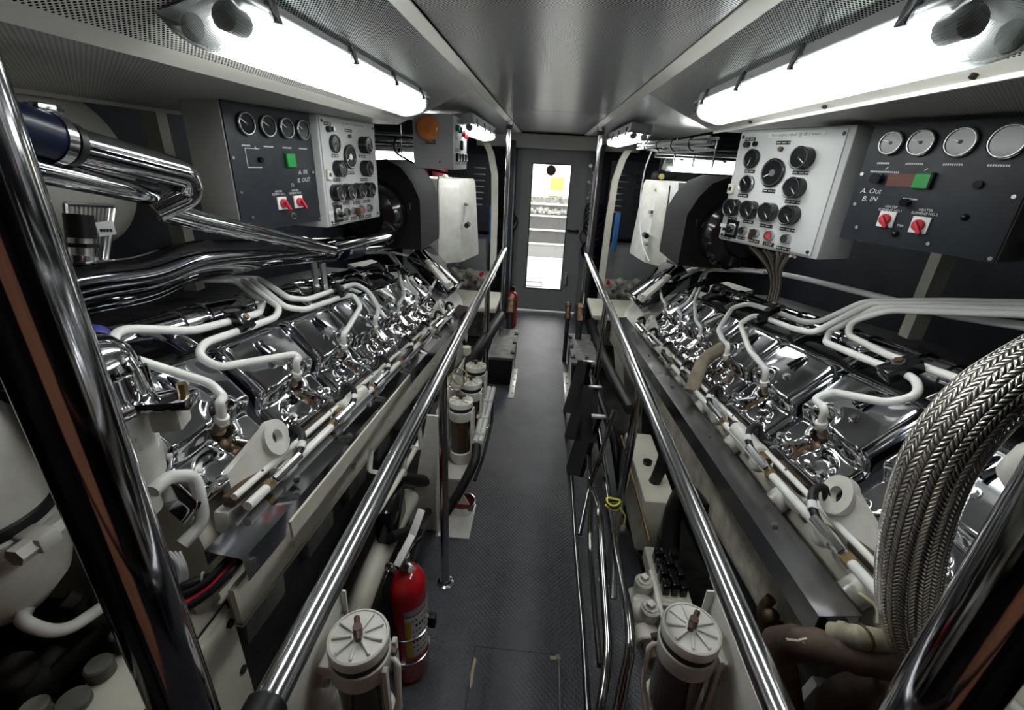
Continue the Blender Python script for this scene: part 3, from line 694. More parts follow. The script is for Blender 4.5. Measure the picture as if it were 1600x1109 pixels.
# outboard tubes seen edge-on behind the panels
fixture('outboard fluorescent batten glowing behind the left gauge box', (-1.9, 3.95, 1.70), (-.80, 3.95, 1.70), (0, -.6, -.8), .12, .09)
fixture('outboard fluorescent batten glowing behind the right gauge box', (.85, 3.75, 1.74), (1.95, 3.75, 1.74), (0, -.6, -.8), .12, .09)

# ================================================================ GAUGE PANELS
class Fr:
    "u runs 0..1 to the viewer's right, v 0..1 downwards"
    def __init__(s, tl, tr, h):
        s.tl, s.tr = Vector(tl), Vector(tr); s.w = (s.tr-s.tl).length; s.h = h; s.ux = (s.tr-s.tl).normalized(); s.uy = ZV.copy(); s.n = s.ux.cross(s.uy).normalized()
        if s.n.y > 0 and abs(s.n.y) > .3: s.n = -s.n
    def p(s, u, v, o=0): return s.tl+s.ux*u*s.w-s.uy*v*s.h+s.n*o
def put(fr, m, u, v, w, h, o, t): m.obox(fr.p(u, v, o+t/2), fr.ux, fr.uy, fr.n, w, h, t, min(w, h, t)*.2, 1)
def gauge(fr, parent, u, v, r, depth, rim, ang, nd=True, face=DIAL):
    c = fr.p(u, v, 0); n = fr.n
    m = MB(BLACKG).cyl(c, c+n*(depth-.003), r*.99, n=28); m.m(rim).lathe([(r, depth-.006), (r*1.01, depth-.002), (r*.95, depth), (r*.88, depth-.002), (r*.88, depth-.005)], c, n, 32)
    m.m(SATIN).lathe([(r*.91, depth-.0015), (r*.90, depth+.0006), (r*.865, depth+.0004), (r*.86, depth-.002)], c, n, 32, caps=False)
    g = m.build('gauge', parent)
    m = MB(face).cyl(c+n*(depth-.006), c+n*(depth-.0035), r*.89, n=28); m.m(WPRINT)
    for k in range(9):
        a = math.radians(225-33.75*k); d = fr.ux*math.cos(a)+fr.uy*math.sin(a); e = fr.ux*-math.sin(a)+fr.uy*math.cos(a)
        m.obox(c+d*r*.68+n*(depth-.0033), d, e, n, r*(.20 if k % 2 == 0 else .12), r*.05, .0004)
    m.build('dial_face', g)
    if nd:
        a = math.radians(ang); d = fr.ux*math.cos(a)+fr.uy*math.sin(a); e = fr.ux*-math.sin(a)+fr.uy*math.cos(a)
        m = MB(WPRINT).obox(c+d*r*.32+n*(depth-.0026), d, e, n, r*.82, r*.07, .0006); m.m(DGREY if r < .04 else SATIN).cyl(c+n*(depth-.0035), c+n*(depth-.002), r*(.14 if r < .04 else .25), n=14)
        m.build('needle', g)
    return g
LBL = mat('black_label', (.015, .015, .015), .4)
def strip(fr, parent, u, v, w, h=.011, txt=None, nm='label_plate'):
    m = MB(LBL); put(fr, m, u, v, w, h, .0, .0016); m.m(WPRINT)
    if txt: m.text(txt, fr.p(u, v, .0017), fr.ux, fr.uy, h*.95)
    else:
        for q in range(int(w/.0042)):
            if q % 5 != 4: put(fr, m, u+(-w/2+.004+q*.0042)/fr.w, v, .0022, h*.32, .0016, .0002)
    m.build(nm, parent)
def button(fr, parent, u, v, r, cap, nm='push_button'):
    m = MB(SATIN).lathe([(r, 0), (r, .012), (r*.9, .016), (r*.78, .016), (r*.74, .01)], fr.p(u, v), fr.n, 24); m.m(cap).cyl(fr.p(u, v), fr.p(u, v, .015), r*.72, n=20, bev=.002); m.build(nm, parent)
def white_panel(label, tl, tr, h, depth, txt, flip):
    fr = Fr(tl, tr, h); t = thing('gauge_box', label, 'instrument panel', fr.p(.5, 1, -depth/2))
    m = MB(GREYP).obox(fr.p(.5, .5, -depth/2), fr.ux, fr.uy, fr.n, fr.w, fr.h, depth, .008); m.build('cabinet', t)
    FP = mat('panel_face_grey', (.56, .57, .57), .35)
    m = MB(FP).obox(fr.p(.485, .5, .002), fr.ux, fr.uy, fr.n, fr.w*.93, fr.h*.95, .005, .0015); m.m(BLACK)
    for u, v in ((.05, .06), (.93, .06), (.05, .95), (.92, .95)): m.cyl(fr.p(u, v, .004), fr.p(u, v, .0062), .0055, n=12)
    m.build('door', t)
    f2 = Fr(fr.p(0, 0, .0048), fr.p(1, 0, .0048), h); f2.n = fr.n
    r = .031
    gauge(f2, t, .20, .245, r, .012, BLACKG, 250, True); gauge(f2, t, .44, .355, r*1.42, .010, BLACKG, 205)
    gauge(f2, t, .69, .235, r*1.05, .034, BLACKG, 325); gauge(f2, t, .21, .463, r*.95, .012 if not flip else .03, CHROME2 if not flip else BLACKG, 135)
    gauge(f2, t, .69, .463, r*1.02, .032, BLACKG, 315)
    for u in (.13, .317, .51, .71): gauge(f2, t, u, .68, r*.98, .032, BLACKG, 312)
    for u, v, w_ in ((.20, .352, .045), (.44, .505, .05), (.68, .345, .055), (.19, .565, .045), (.68, .575, .055), (.13, .785, .042), (.31, .79, .045), (.50, .80, .05), (.70, .80, .055), (.10, .965, .045), (.28, .945, .035), (.42, .95, .045), (.71, .96, .052), (.46, .115, .052), (.13, .08, .045)): strip(f2, t, u, v, w_)
    strip(f2, t, .565, .95, .045, .013, 'STOP')
    m = MB(mat('paper_label', (.62, .63, .62), .6)); put(f2, m, .55, .055, .20, .017, 0, .0012); m.m(LBL).text(txt, f2.p(.55, .055, .0014), f2.ux, f2.uy, .0125); m.build('paper_label', t)
    m = MB(BLACKG); put(f2, m, .155, .88, .055, .062, 0, .004); m.m(SATIN); put(f2, m, .155, .885, .038, .036, .004, .004); m.m(BLACKG).cyl(f2.p(.155, .885, .006), f2.p(.155, .885, .018), .011); m.obox(f2.p(.145, .885, .02), f2.ux, f2.uy, f2.n, .038, .011, .012, .003)
    m.m(WPRINT); put(f2, m, .155, .838, .026, .009, .004, .001); m.build('rotary_switch', t)
    m = MB(WPRINT); put(f2, m, .045, .86, .028, .012, 0, .002); m.build('remote_tag', t)
    button(f2, t, .29, .875, .0155, BLACK); button(f2, t, .565, .875, .0165, mat('stop_red', (.42, .05, .06), .35), 'stop_button'); button(f2, t, .72, .875, .0155, DGREY)
    m = MB(SATIN).cyl(f2.p(.42, .875), f2.p(.42, .875, .014), .0145, n=20); m.m(BRONZE).obox(f2.p(.42, .885, .024), f2.ux, f2.uy, f2.n, .006, .034, .02, .002); m.build('key_switch', t)
    m = MB(CREAM); put(f2, m, .055, .515, .026, .034, 0, .012); m.m(BLACK).cyl(f2.p(.055, .515, .01), f2.p(.055, .515, .013), .007); m.build('push_switch', t)
    m = MB(DGREY).cyl(f2.p(.12, .125), f2.p(.12, .125, .014), .010); m.build('lamp', t); m = MB(BLACKG).cyl(f2.p(.20, .12), f2.p(.20, .12, .01), .008); m.build('lamp', t); m = MB(BRONZE).cyl(f2.p(.46, .165), f2.p(.46, .165, .01), .007); m.build('lamp', t)
    return t, fr
def wiggle(fr, m, u, v, txt, size): m.text(txt, fr.p(u, v, .0006), (fr.ux+fr.uy*.04).normalized(), (fr.uy+fr.ux*.18).normalized(), size)
def grey_panel(label, tl, tr, h, depth, kind):
    fr = Fr(tl, tr, h); t = thing('alarm_cabinet', label, 'instrument panel', fr.p(.5, 1, -depth/2))
    MB(mat('brushed_grey_side', (.46, .46, .45), .45, .3) if kind else mat('olive_grey_steel', (.20, .20, .185), .4, .5)).obox(fr.p(.5, .5, -depth/2-.002), fr.ux, fr.uy, fr.n, fr.w, fr.h, depth-.004, .004).build('cabinet', t)
    m = MB(DGREY).obox(fr.p(.5, .5, 0), fr.ux, fr.uy, fr.n, fr.w*.985, fr.h*.985, .004, .001); m.build('front_plate', t)
    m = MB(SATIN)
    for u, v in ((.03, .42), (.05, .68), (.12, .88), (.95, .53), (.62, .93), (.97, .97)): m.cyl(fr.p(u, v, .001), fr.p(u, v, .005), .0045, n=10)
    m.build('screws', t)
    f2 = Fr(fr.p(0, 0, .002), fr.p(1, 0, .002), h); f2.n = fr.n
    us = (.17, .36, .585, .82) if kind == 0 else (.20, .43, .65, .86)
    for k, u in enumerate(us): gauge(f2, t, u, .165, .031 if kind else (.029, .031, .033, .036)[k], .012, STEEL, 150 if kind else 160, k < 3 or kind)
    m = MB(WPRINT)
    for k, u in enumerate(us):
        for q in range(9 if k else 7):
            put(f2, m, u+(-.02+.0045*q)/fr.w, .325, .0028, .0045, 0, .0003)
    if kind == 0:
        for q in range(16): put(f2, m, .17+(-.03+.0045*q)/fr.w, .395, .0028, .004, 0, .0003)
        for q in range(8): put(f2, m, .41+(-.015+.0042*q)/fr.w, .60, .0028, .004, 0, .0003)
        m.text('HEATER\nELEMENT NO.1', f2.p(.31, .69, .0004), f2.ux, f2.uy, .0085); m.text('HEATER\nELEMENT NO.2', f2.p(.53, .69, .0004), f2.ux, f2.uy, .0085); m.text('TRIP', f2.p(.41, .82, .0004), f2.ux, f2.uy, .008)
        wiggle(f2, m, .135, .56, 'A. Out', .019); wiggle(f2, m, .145, .625, 'B. IN', .019)
        for u in (.19, .44): m.obox(f2.p(u, .365, .0004), (f2.ux+f2.uy).normalized(), (f2.uy-f2.ux).normalized(), f2.n, .008, .002, .0006)
        m.build('white_markings', t)
        m = MB(BROWNP); put(f2, m, .305, .455, .062, .032, 0, .002); m.build('brown_tape', t)
        m = MB(GREEN); put(f2, m, .455, .455, .042, .036, 0, .010); m.m(BLACKG); put(f2, m, .505, .45, .008, .038, 0, .012); m.build('green_button', t)
        MB(BLACKG).cyl(f2.p(.16, .45), f2.p(.16, .45, .02), .013).build('knob', t); MB(BLACKG).cyl(f2.p(.76, .46), f2.p(.76, .46, .01), .009).build('knob', t)
        MB(BLACKG).cyl(f2.p(.40, .63), f2.p(.40, .63, .018), .010).build('lamp', t); MB(BLACKG).sphere(f2.p(.40, .89, .003), .009, 12).build('lamp', t); MB(BLACKG).sphere(f2.p(.76, .70, .003), .008, 12).build('lamp', t)
        sw = ((.31, .78), (.53, .795))
    else:
        m.text('HEATER\nELEMENT NO.1', f2.p(.46, .70, .0004), f2.ux, f2.uy, .0085); m.text('HEATER\nELEMENT NO.2', f2.p(.67, .70, .0004), f2.ux, f2.uy, .0085)
        wiggle(f2, m, .81, .53, 'A. IN', .020); wiggle(f2, m, .81, .60, 'B. OUT', .020)
        m.build('white_markings', t); m = MB(WPRINT)
        for a in (((.20, .345), (.16, .003)), ((.20, .49), (.16, .003))): put(f2, m, .24, a[0][1], .055, .0018, 0, .0006)
        put(f2, m, .165, .418, .0018, .054, 0, .0006); m.obox(f2.p(.28, .34, .0004), (f2.ux-f2.uy).normalized(), (f2.uy+f2.ux).normalized(), f2.n, .010, .002, .0006)
        m.build('painted_outline', t)
        m = MB(GREEN); put(f2, m, .655, .43, .040, .042, 0, .010); m.build('green_button', t)
        MB(BLACKG).cyl(f2.p(.30, .43), f2.p(.30, .43, .01), .008).build('knob', t); m = MB(SATIN).cyl(f2.p(.60, .91), f2.p(.60, .91, .005), .011); m.m(BLACKG).sphere(f2.p(.60, .91, .004), .007, 10); m.build('lamp', t)
        MB(SATIN).ringplate(f2.p(.64, .64), f2.n, .007, .004, .004).build('lamp', t)
        sw = ((.48, .79), (.69, .79))
    for u, v in sw:
        m = MB(WPRINT); put(f2, m, u, v, .040, .040, 0, .005); m.m(REDP).cyl(f2.p(u, v, .004), f2.p(u, v, .016), .0135, n=20, bev=.002); d = (f2.ux*.75-f2.uy).normalized(); m.obox(f2.p(u, v, .02)+d*.008, d, d.cross(f2.n), f2.n, .034, .010, .011, .003); m.build('red_rotary_switch', t)
    return t, fr
WPR, frWR = white_panel('white gauge box with a round tachometer hanging above the right engine', (.669, 1.835, 1.80), (.842, 1.463, 1.80), .375, .15, 'Port engine rebuilt @ 3813 hours', False)
GPR, frGR = grey_panel('charcoal alarm panel with green button, nearest the right edge', (.862, 1.425, 1.80), (1.02, 1.10, 1.80), .30, .12, 0)
WPL, frWL = white_panel('white gauge box with a round tachometer hanging above the left engine', (-.805, 1.69, 1.785), (-.752, 2.11, 1.785), .385, .15, 'Stbd engine rebuilt @ 3813 hours', True)
GPL, frGL = grey_panel('charcoal alarm panel with green button above the left chrome pipes', (-.90, 1.33, 1.785), (-.825, 1.68, 1.785), .36, .14, 1)
# ================================================================ HANDRAILS AND PILLARS
def flange(m, x, y, z=0):
    m.m(STEEL).lathe([(.034, 0), (.034, .004), (.024, .008), (.022, .022)], (x, y, z), ZV, 24)
    for k in range(4):
        a = PI/4+PI/2*k; m.m(DCHROME).cyl((x+.028*math.cos(a), y+.028*math.sin(a), z+.004), (x+.028*math.cos(a), y+.028*math.sin(a), z+.0075), .0035, n=8)
def handrail(label, x, z, ye, posts, yt, ycap):
    t = thing('handrail', label, 'handrail', (x, 2, 0)); r = .0215
    m = MB(STEEL).tube([(x, ye+.0, z), (x, ycap, z)], r, n=20); m.sphere((x, ye, z), r, 14); m.build('top_rail', t)
    MB(BLACK).cyl((x, ycap+.005, z), (x, ycap-.04, z), r*1.25, n=20, bev=.004).build('rubber_sleeve', t)
    MB(STEEL).tube([(x, ycap-.04, z), (x, -.6, z), (x, -.75, z-.1), (x, -.75, 0)], r*.93, .08, n=20).build('rail_end', t)
    for y in posts:
        m = MB(STEEL).cyl((x, y, .0), (x, y, z-.01), .0165, n=18); flange(m, x, y); m.build('post', t)
    m = MB(STEEL).cyl((x, yt, 0), (x, yt, 1.93), .0185, n=18); m.m(BLACK).cyl((x, yt, 1.88), (x, yt, 1.91), .026); flange(m, x, yt); m.m(STEEL).lathe([(.03, 0), (.03, .02)], (x, yt, 1.915), ZV, 18)
    m.build('tall_post', t)
handrail('polished handrail on posts down the left side of the walkway', -.31, 1.005, 3.72, (1.374, 2.62), 3.72, .335)
handrail('polished handrail on posts down the right side of the walkway', .38, .965, 3.92, (1.46, 2.50), 3.92, .22)
for lb, x, y, r, top in (('thick polished pillar in the left foreground', -.507, .40, .040, 1.80), ('thick polished pillar at the right edge of the foreground', .525, .385, .043, 1.82)):
    t = thing('pillar', lb, 'pillar', (x, y, -.42)); MB(mat('pillar_chrome', (.42, .42, .44), .10, 1)).cyl((x, y, -.42), (x, y, top), r, n=48).build('shaft', t)
    MB(STEEL).lathe([(r*1.8, 0), (r*1.8, .008), (r*1.05, .012)], (x, y, -.42), ZV, 32).build('base_flange', t)
# ================================================================ FUEL FILTERS
def canister(root, x, y, z, r, h, ang):
    "z is the top of the lid"
    m = MB(WHITE).lathe([(r*.99, -.030), (r*1.0, -.012), (r*.97, -.006), (r*.90, -.004), (r*.88, -.007), (.0001, -.005)], (x, y, z), ZV, 40)
    for k in range(9):
        a = ang+2*PI*k/9; d = Vector((math.cos(a), math.sin(a), 0)); m.obox(Vector((x, y, z-.0035))+d*r*.52, d, d.cross(ZV), ZV, r*.62, .006, .007, .0015)
    m.cyl((x, y, z-.006), (x, y, z+.002), r*.17, n=18)
    lid = m.build('lid', root)
    d = Vector((math.cos(ang), math.sin(ang), 0))
    m = MB(DBRONZE).cyl((x, y, z), (x, y, z+.024), r*.15, n=12); m.cyl(Vector((x, y, z+.017))-d*r*.42, Vector((x, y, z+.017))+d*r*.42, r*.095, n=12); m.build('t_handle', lid)
    m = MB(BLACK).lathe([(r*.94, -.052), (r*.96, -.030)], (x, y, z), ZV, 36); m.build('seal_ring', root)
    m = MB(WHITE).lathe([(r*.97, -.10), (r*1.0, -.096), (r*1.0, -.052), (r*.95, -.050)], (x, y, z), ZV, 40); m.build('collar', root)
    m = MB(FUEL).lathe([(r*.84, -h*.78), (r*.86, -.10)], (x, y, z), ZV, 36); m.build('bowl', root)
    m = MB(WHITE).lathe([(r*.35, -h), (r*.8, -h*.96), (r*.98, -h*.88), (r*.98, -h*.78), (r*.84, -h*.775)], (x, y, z), ZV, 40); m.build('sump', root)
    for s2 in (-1, 1): m = MB(WHITE).box(x+r*.9, y+s2*r*.5-.008, z-h*.88, x+r*1.08, y+s2*r*.5+.008, z-.055, .003); m.build('strut', root)
for lb, x, y, a, sx in (('white-lidded fuel filter at the bottom left, in front of the red extinguisher', -.34, .645, 2.0, -1), ('white-lidded fuel filter at the bottom right, under the right handrail', .405, .745, 1.0, 1)):
    t = thing('fuel_filter', lb, 'fuel filter', (x, y, .3)); canister(t, x, y, .70, .067, .36, a)
    X = x+sx*.088
    m = MB(WHITE).box(X-.003, y-.30, .36, X+.003, y+.10, .70, .001); m.box(X-.003-sx*.02, y+.098, .36, X+.003, y+.104, .70, .001)
    m.prism([(0, 0), (.05, .0), (.05, .035), (.03, .045), (.03, .07), (.0, .07)], (X, y+.09, .70), (0, 1, 0), (0, 0, 1), (sx*-.005, 0, 0)); m.box(min(X, X-sx*.05), y-.035, .42, max(X, X-sx*.05), y+.035, .45, .004); m.box(min(X, X-sx*.05), y-.035, .60, max(X, X-sx*.05), y+.035, .63, .004)
    m.build('mounting_bracket', t)
    MB(CHROME2).cyl((X-sx*.003, y-.02, .55), (X-sx*.014, y-.02, .55), .010, n=6).build('bolt', t); MB(CHROME2).cyl((X-sx*.003, y+.09, .63), (X-sx*.014, y+.09, .63), .008, n=6).build('bolt', t)
    m = MB(WLINE).tube([(x-sx*.055, y+.01, .655-.03), (x-sx*.085, y+.0, .62), (x-sx*.088, y-.02, .52), (x-sx*.06, y-.03, .42)], .006, .03); m.m(BRONZE).cyl((x-sx*.05, y+.02, .63), (x-sx*.075, y+.015, .625), .012, n=6); m.build('drain_pipe', t)
t = thing('filter_rack', 'white rack of three lidded canisters beside the left handrail post', 'filter rack', (-.38, 2.05, 0))
for k, (x, y) in enumerate(((-.335, 1.875), (-.32, 2.08), (-.325, 2.285))): canister(t, x, y, .615, .058, .36, .1+.1*k)
m = MB(WHITE).prism([(0, 0), (.85, 0), (.85, .60), (.22, .66), (.05, .66)], (-.40, 1.62, 0), (0, 1, 0), (0, 0, 1), (-.006, 0, 0))
m.box(-.405, 1.72, .26, -.27, 2.40, .27); m.box(-.40, 1.68, .50, -.36, 1.70, .66, .003); m.box(-.41, 1.62, 0, -.25, 1.86, .008, .002); m.prism([(-.16, 0), (0, 0), (0, .64), (-.05, .64)], (-.395, 1.66, 0), (1, 0, 0), (0, 0, 1), (0, .012, 0)); m.prism([(0, 0), (.15, 0), (0, .28)], (-.40, 1.80, 0), (1, 0, 0), (0, 0, 1), (0, .006, 0)); m.build('stand', t)
m = MB(WLINE)
for dx in (0, .028): m.tube([(-.262+dx, 1.84, .40), (-.262+dx, 2.42, .40)], .0145, n=14)
for yy in (1.90, 2.06, 2.24): m.m(WHITE).box(-.275, yy-.014, .382, -.222, yy+.014, .42, .005); m.cyl((-.275, yy, .41), (-.295, yy, .43), .013, n=10)
m.build('manifold_pipes', t)
m = MB(CLEAR).sphere(at(712, 596, X=-.375), .046, 18, (.5, -.6, .5), -1, .5); m.m(BRASS).torus(at(716, 592, X=-.365)+Vector((.01, -.012, .02)), (.5, -.6, .5), .040, .003); m.build('sight_bowl', t)
m = MB(CREAM).cyl((-.40, 2.42, .61), (-.40, 2.42, .66), .026, n=20, bev=.003); m.build('filler_cap', t)
m = MB(BLACK).tube([(-.25, 1.82, .40), (-.24, 1.75, .37), (-.30, 1.66, .25), (-.36, 1.60, .16)], .022, .05, n=14); m.m(BLACK).tube([(-.23, 2.36, .36), (-.215, 2.2, .30), (-.225, 1.9, .27), (-.25, 1.78, .22)], .008, .05); m.build('drain_hose', t)
t = thing('drip_bowl', 'small dark bowl with a red inside under the racked canisters', 'bowl', (-.30, 1.79, 0))
MB(STEEL).lathe([(.045, .0), (.060, .05), (.064, .075), (.060, .076), (.055, .05), (.0001, .012)], (-.31, 1.80, 0.0), ZV, 28).build('rim', t); MB(mat('dark_red', (.12, .01, .015), .35)).cyl((-.31, 1.80, .03), (-.31, 1.80, .05), .054, n=24).build('liner', t)

# ================================================================ EXTINGUISHERS
def extinguisher(x, y, z, r, h, label, fine=True):
    t = thing('fire_extinguisher', label, 'fire extinguisher', (x, y, z))
    p = [(r*.9, 0), (r, .015), (r, h-.075)]+[(r*math.cos(a), h-.075+.062*math.sin(a)) for a in (.3, .6, .9, 1.15, 1.35)]+[(.018, h-.012), (.018, h)]
    MB(RED).lathe(p, (x, y, z), ZV, 40).build('cylinder', t)
    if not fine: MB(BLACK).box(x-.02, y-.02, z+h, x+.02, y+.02, z+h+.04, .006).build('valve', t); return t
    fr_ = Vector((.80, -.60, 0)).normalized(); sd = ZV.cross(fr_)
    def band(a0, a1, h0, h1, mt, rr=1.004):
        m = MB(mt); n = 14; vs = []; fs = []
        for i in range(n+1):
            a = a0+(a1-a0)*i/n; d = fr_*math.cos(a)+sd*math.sin(a)
            for hh in (h0, h1): vs.append(Vector((x, y, z+hh))+d*r*rr)
        for i in range(n): fs.append([2*i, 2*i+2, 2*i+3, 2*i+1])
        m.add(vs, fs); return m
    WP = mat('white_label', (.62, .62, .62), .35)
    lb = band(-.75, .95, .14, .33, WP); g = lb.build('label', t)
    band(-.75, -.45, .14, .31, YELLOW, 1.008).build('yellow_band', g)
    band(-.75, .95, .335, .36, mat('silver_label', (.35, .35, .37), .3), 1.006).build('silver_band', g)
    m = MB(BLACK)
    for row in range(7):
        for q in range(7):
            a = -.35+.17*q
            if (row*3+q) % 5 == 0: continue
            d = fr_*math.cos(a)+sd*math.sin(a); m.obox(Vector((x, y, z+.165+.024*row))+d*r*1.006, -fr_*math.sin(a)+sd*math.cos(a), ZV, d, .0065, .011 if row in (2, 5) else .005, .001)
    m.build('printed_lines', g)
    m = MB(SATIN).cyl((x, y, z+h-.005), (x, y, z+h+.045), .019, n=20); m.m(CHROME2).cyl((x, y, z+h+.012), Vector((x, y, z+h+.012))+fr_*.035, .014, n=16); m.m(WPRINT).cyl(Vector((x, y, z+h+.012))+fr_*.035, Vector((x, y, z+h+.012))+fr_*.037, .012, n=16)
    m.m(CHROME2).torus(Vector((x-.035, y-.03, z+h+.02)), (0, -1, .4), .012, .004); m.build('valve', t)
    hd = Vector((.25, .75, 0)).normalized(); sdh = hd.cross(ZV)
    m = MB(mat('white_lever', (.72, .73, .73), .3)); a = Vector((x, y, z+h+.035))-hd*.035; b = a+hd*.085+ZV*.045; c = b+hd*.055+ZV*.055
    d1 = (b-a).normalized(); m.obox((a+b)/2, d1, sdh, d1.cross(sdh), (b-a).length+.004, .024, .006, .002); d1 = (c-b).normalized(); m.obox((b+c)/2, d1, sdh, d1.cross(sdh), (c-b).length+.004, .026, .006, .002); m.build('lever', t)
    m = MB(BLACKG).tube([a+ZV*-.01, a+hd*.10+ZV*.0, a+hd*.13-ZV*.008], .007, .03); m.build('carry_handle', t)
    m = MB(BLACK).tube([Vector((x-.025, y-.03, z+h+.01)), Vector((x-.045, y-.060, z+h-.05)), Vector((x-.035, y-.072, z+h-.16)), Vector((x-.02, y-.074, z+.08))], .012, .05, n=14); m.m(CHROME2).cyl((x-.022, y-.026, z+h+.018), (x-.034, y-.043, z+h-.018), .012); m.build('hose', t)
    m = MB(STEEL)
    m.torus((x, y, z+.11), (0, 0, 1), r*1.02, .0035, 32); m.torus((x, y, z+.225), (0, 0, 1), r*1.015, .004, 32); m.m(SATIN).obox(Vector((x, y, z+.11))-Vector((.3, 1, 0)).normalized()*r*1.05+Vector((.01, 0, 0)), XV, YV, ZV, .035, .016, .026, .003); m.m(BLACK).box(x+r, y+.005, z+.20, x+r+.025, y+.03, z+.25, .004)
    m.build('strap', t)
    return t
extinguisher(-.36, 1.02, 0, .066, .485, 'large red fire extinguisher with white lever, standing by the left handrail')
extinguisher(-.285, 4.72, 0, .055, .40, 'small dark red fire extinguisher standing left of the door', False)

# ================================================================ FOLDED LADDER BY THE RIGHT RAIL
t = thing('boarding_ladder', 'folded tubular ladder with black cloth treads tied to the right handrail', 'ladder', (.28, 1.3, 0))
tb = lambda L, r, nm='rail', fil=.07: MB(mat('ladder_tube', (.30, .30, .30), .12, 1)).tube(pl(L), r, fil, n=14).build(nm, t)
tb([(917, 560, .30), (927, 620, .295), (945, 735, .29), (962, 860, .28), (982, 960, .275), (986, 1010, .27), (966, 1109, .24), (955, 1150, .22)], .0125)
tb([(893, 745, .21), (900, 860, .205), (912, 1000, .20), (918, 1109, .19), (921, 1160, .185)], .009)
tb([(921, 697, .25), (922, 757, .245), (936, 800, .24), (944, 920, .235), (950, 1010, .23), (946, 1060, .22), (936, 1120, .20), (930, 1160, .2)], .0115)
tb([(905, 835, .20), (922, 757, .24), (936, 720, .26), (960, 640, .30)], .009, 'brace', .02)
tb([(925, 760, .24), (921, 850, .235), (930, 960, .23), (938, 1040, .225)], .009, 'brace')
MB(SATIN).tube(pl([(966, 800, .33), (960, 870, .32), (958, 935, .31)]), .012).build('foot', t)
for (a, b, c, d) in (((903, 562), (918, 566), (902, 648), (879, 643)), ((906, 600), (928, 606), (925, 692), (880, 685)), ((910, 646), (933, 652), (905, 745), (882, 737))):
    X = .235; P4 = [at(*q, X=X) for q in (a, b, c, d)]; m = MB(CLOTH); n = Vector((.018, .0, 0)); m.add([*P4, *[p+n for p in P4]], [[0, 1, 2, 3], [7, 6, 5, 4], [0, 4, 5, 1], [1, 5, 6, 2], [2, 6, 7, 3], [3, 7, 4, 0]]); tr = m.build('tread', t)
    m = MB(SATIN).obox(P4[1]+Vector((.005, 0, .004)), XV, YV, ZV, .05, .02, .008, .002); m.build('tread_bracket', tr)
def rope(label, c, R):
    m = MB(ROPE); 
    for k in range(3):
        L = []
        for i in range(26):
            a = 2*PI*i/25; L.append(Vector(c)+Vector((R*math.cos(a), R*.8*math.sin(a), .009*k+0.004*math.sin(2*a+k))))
        m.m((ROPE, BLACK, ROPE)[k]).tube(L, .0035, n=6)
    m.m(ROPE).tube([Vector(c)+Vector((R, 0, 0)), Vector(c)+Vector((R+.02, -.02, -.02)), Vector(c)+Vector((R+.018, -.03, -.05))], .003, n=6); m.m(WPRINT).obox(Vector(c)+Vector((R+.015, -.03, -.06)), XV, YV, ZV, .016, .002, .02)
    tag(m.build('rope_lashing'), label, 'rope')
rope('yellow and black rope lashing around the folded ladder, nearest the camera', at(957, 790, X=.28), .021)
rope('yellow and black rope lashing around the folded ladder, beside the black treads', at(918, 584, X=.30), .021)

# ================================================================ LEFT UPPER CHROME PIPES
t = thing('coolant_pipes', 'bent chrome pipes with a dark blue hose joint across the upper left', 'pipes', (-.85, 1.2, 1.2))
MB(CHROME).tube(pl([(100, 224, -.80), (286, 272, -.80), (296, 300, -.815), (238, 326, -.86)]), .0315, .045, n=28, res=8).build('upper_pipe', t)
MB(CHROME).tube(pl([(20, 252, -.80), (45, 262, -.80), (205, 298, -.83), (246, 306, -.86)]), .021, .04, n=22).build('middle_pipe', t)
MB(CHROME).tube(pl([(236, 324, -.86), (300, 342, -.87), (518, 390, -.88)]), .0255, .05, n=24).build('falling_pipe', t)
MB(CHROME).tube(pl([(505, 390, -.885), (560, 378, -.885), (640, 360, -.885), (693, 352, -.885), (690, 338, -.90), (672, 326, -.93)]), .0255, .03, n=24).build('far_pipe', t)
m = MB(BLUE).tube(pl([(0, 190, -.80), (30, 199, -.80), (74, 214, -.80)]), .037, n=26); m.build('blue_hose', t)
m = MB(BLACK).cyl(at(98, 222, X=-.80), at(110, 226, X=-.80), .036, n=26); m.build('rubber_joint', t)
m = MB(CHROME2).cyl(at(73, 214, X=-.80), at(90, 219, X=-.80), .0395, n=28); a = at(82, 217, X=-.80)
m.obox(a+Vector((.0, .0, .045)), XV, YV, ZV, .02, .03, .014, .003); m.hexn(a+Vector((.0, -.025, .045)), a+Vector((0, .03, .045)), .006); m.build('hose_clamp', t)
t = thing('exhaust_pipe', 'thick dark chrome pipe with a step bend lying above the left engine', 'pipe', (-1.0, 1.5, 1.1))
MB(DCHROME).tube(pl([(60, 462, -1.0), (120, 448, -1.0), (226, 434, -1.0), (285, 408, -1.0), (330, 401, -1.0), (510, 389, -1.0)]), .052, .09, n=32, res=8).build('pipe', t)
MB(DCHROME).tube(pl([(60, 478, -1.02), (120, 466, -1.02), (232, 448, -1.02), (288, 420, -1.02), (420, 400, -1.03)]), .040, .09, n=28).build('lower_pipe', t)
MB(CHROME).tube(pl([(520, 390, -1.0), (640, 376, -1.0), (700, 370, -1.0), (716, 380, -.97), (712, 402, -.95)]), .040, .08, n=28, res=8).build('far_pipe', t)
m = MB(BLUE).cyl(at(530, 390, X=-1.0), at(556, 386, X=-1.0), .0535, n=28); m.m(CHROME2)
for q in (512, 531, 556): m.cyl(at(q, 390-(q-512)*.1, X=-1.0), at(q+4, 390-(q-512)*.1, X=-1.0), .056, n=28)
m.build('blue_joint', t)
m = MB(SATIN).box(-1.03, 1.95, 1.0, -1.02, 1.99, 1.22); m.box(-.99, 1.95, 1.0, -.98, 1.99, 1.20); m.build('support_strap', t)
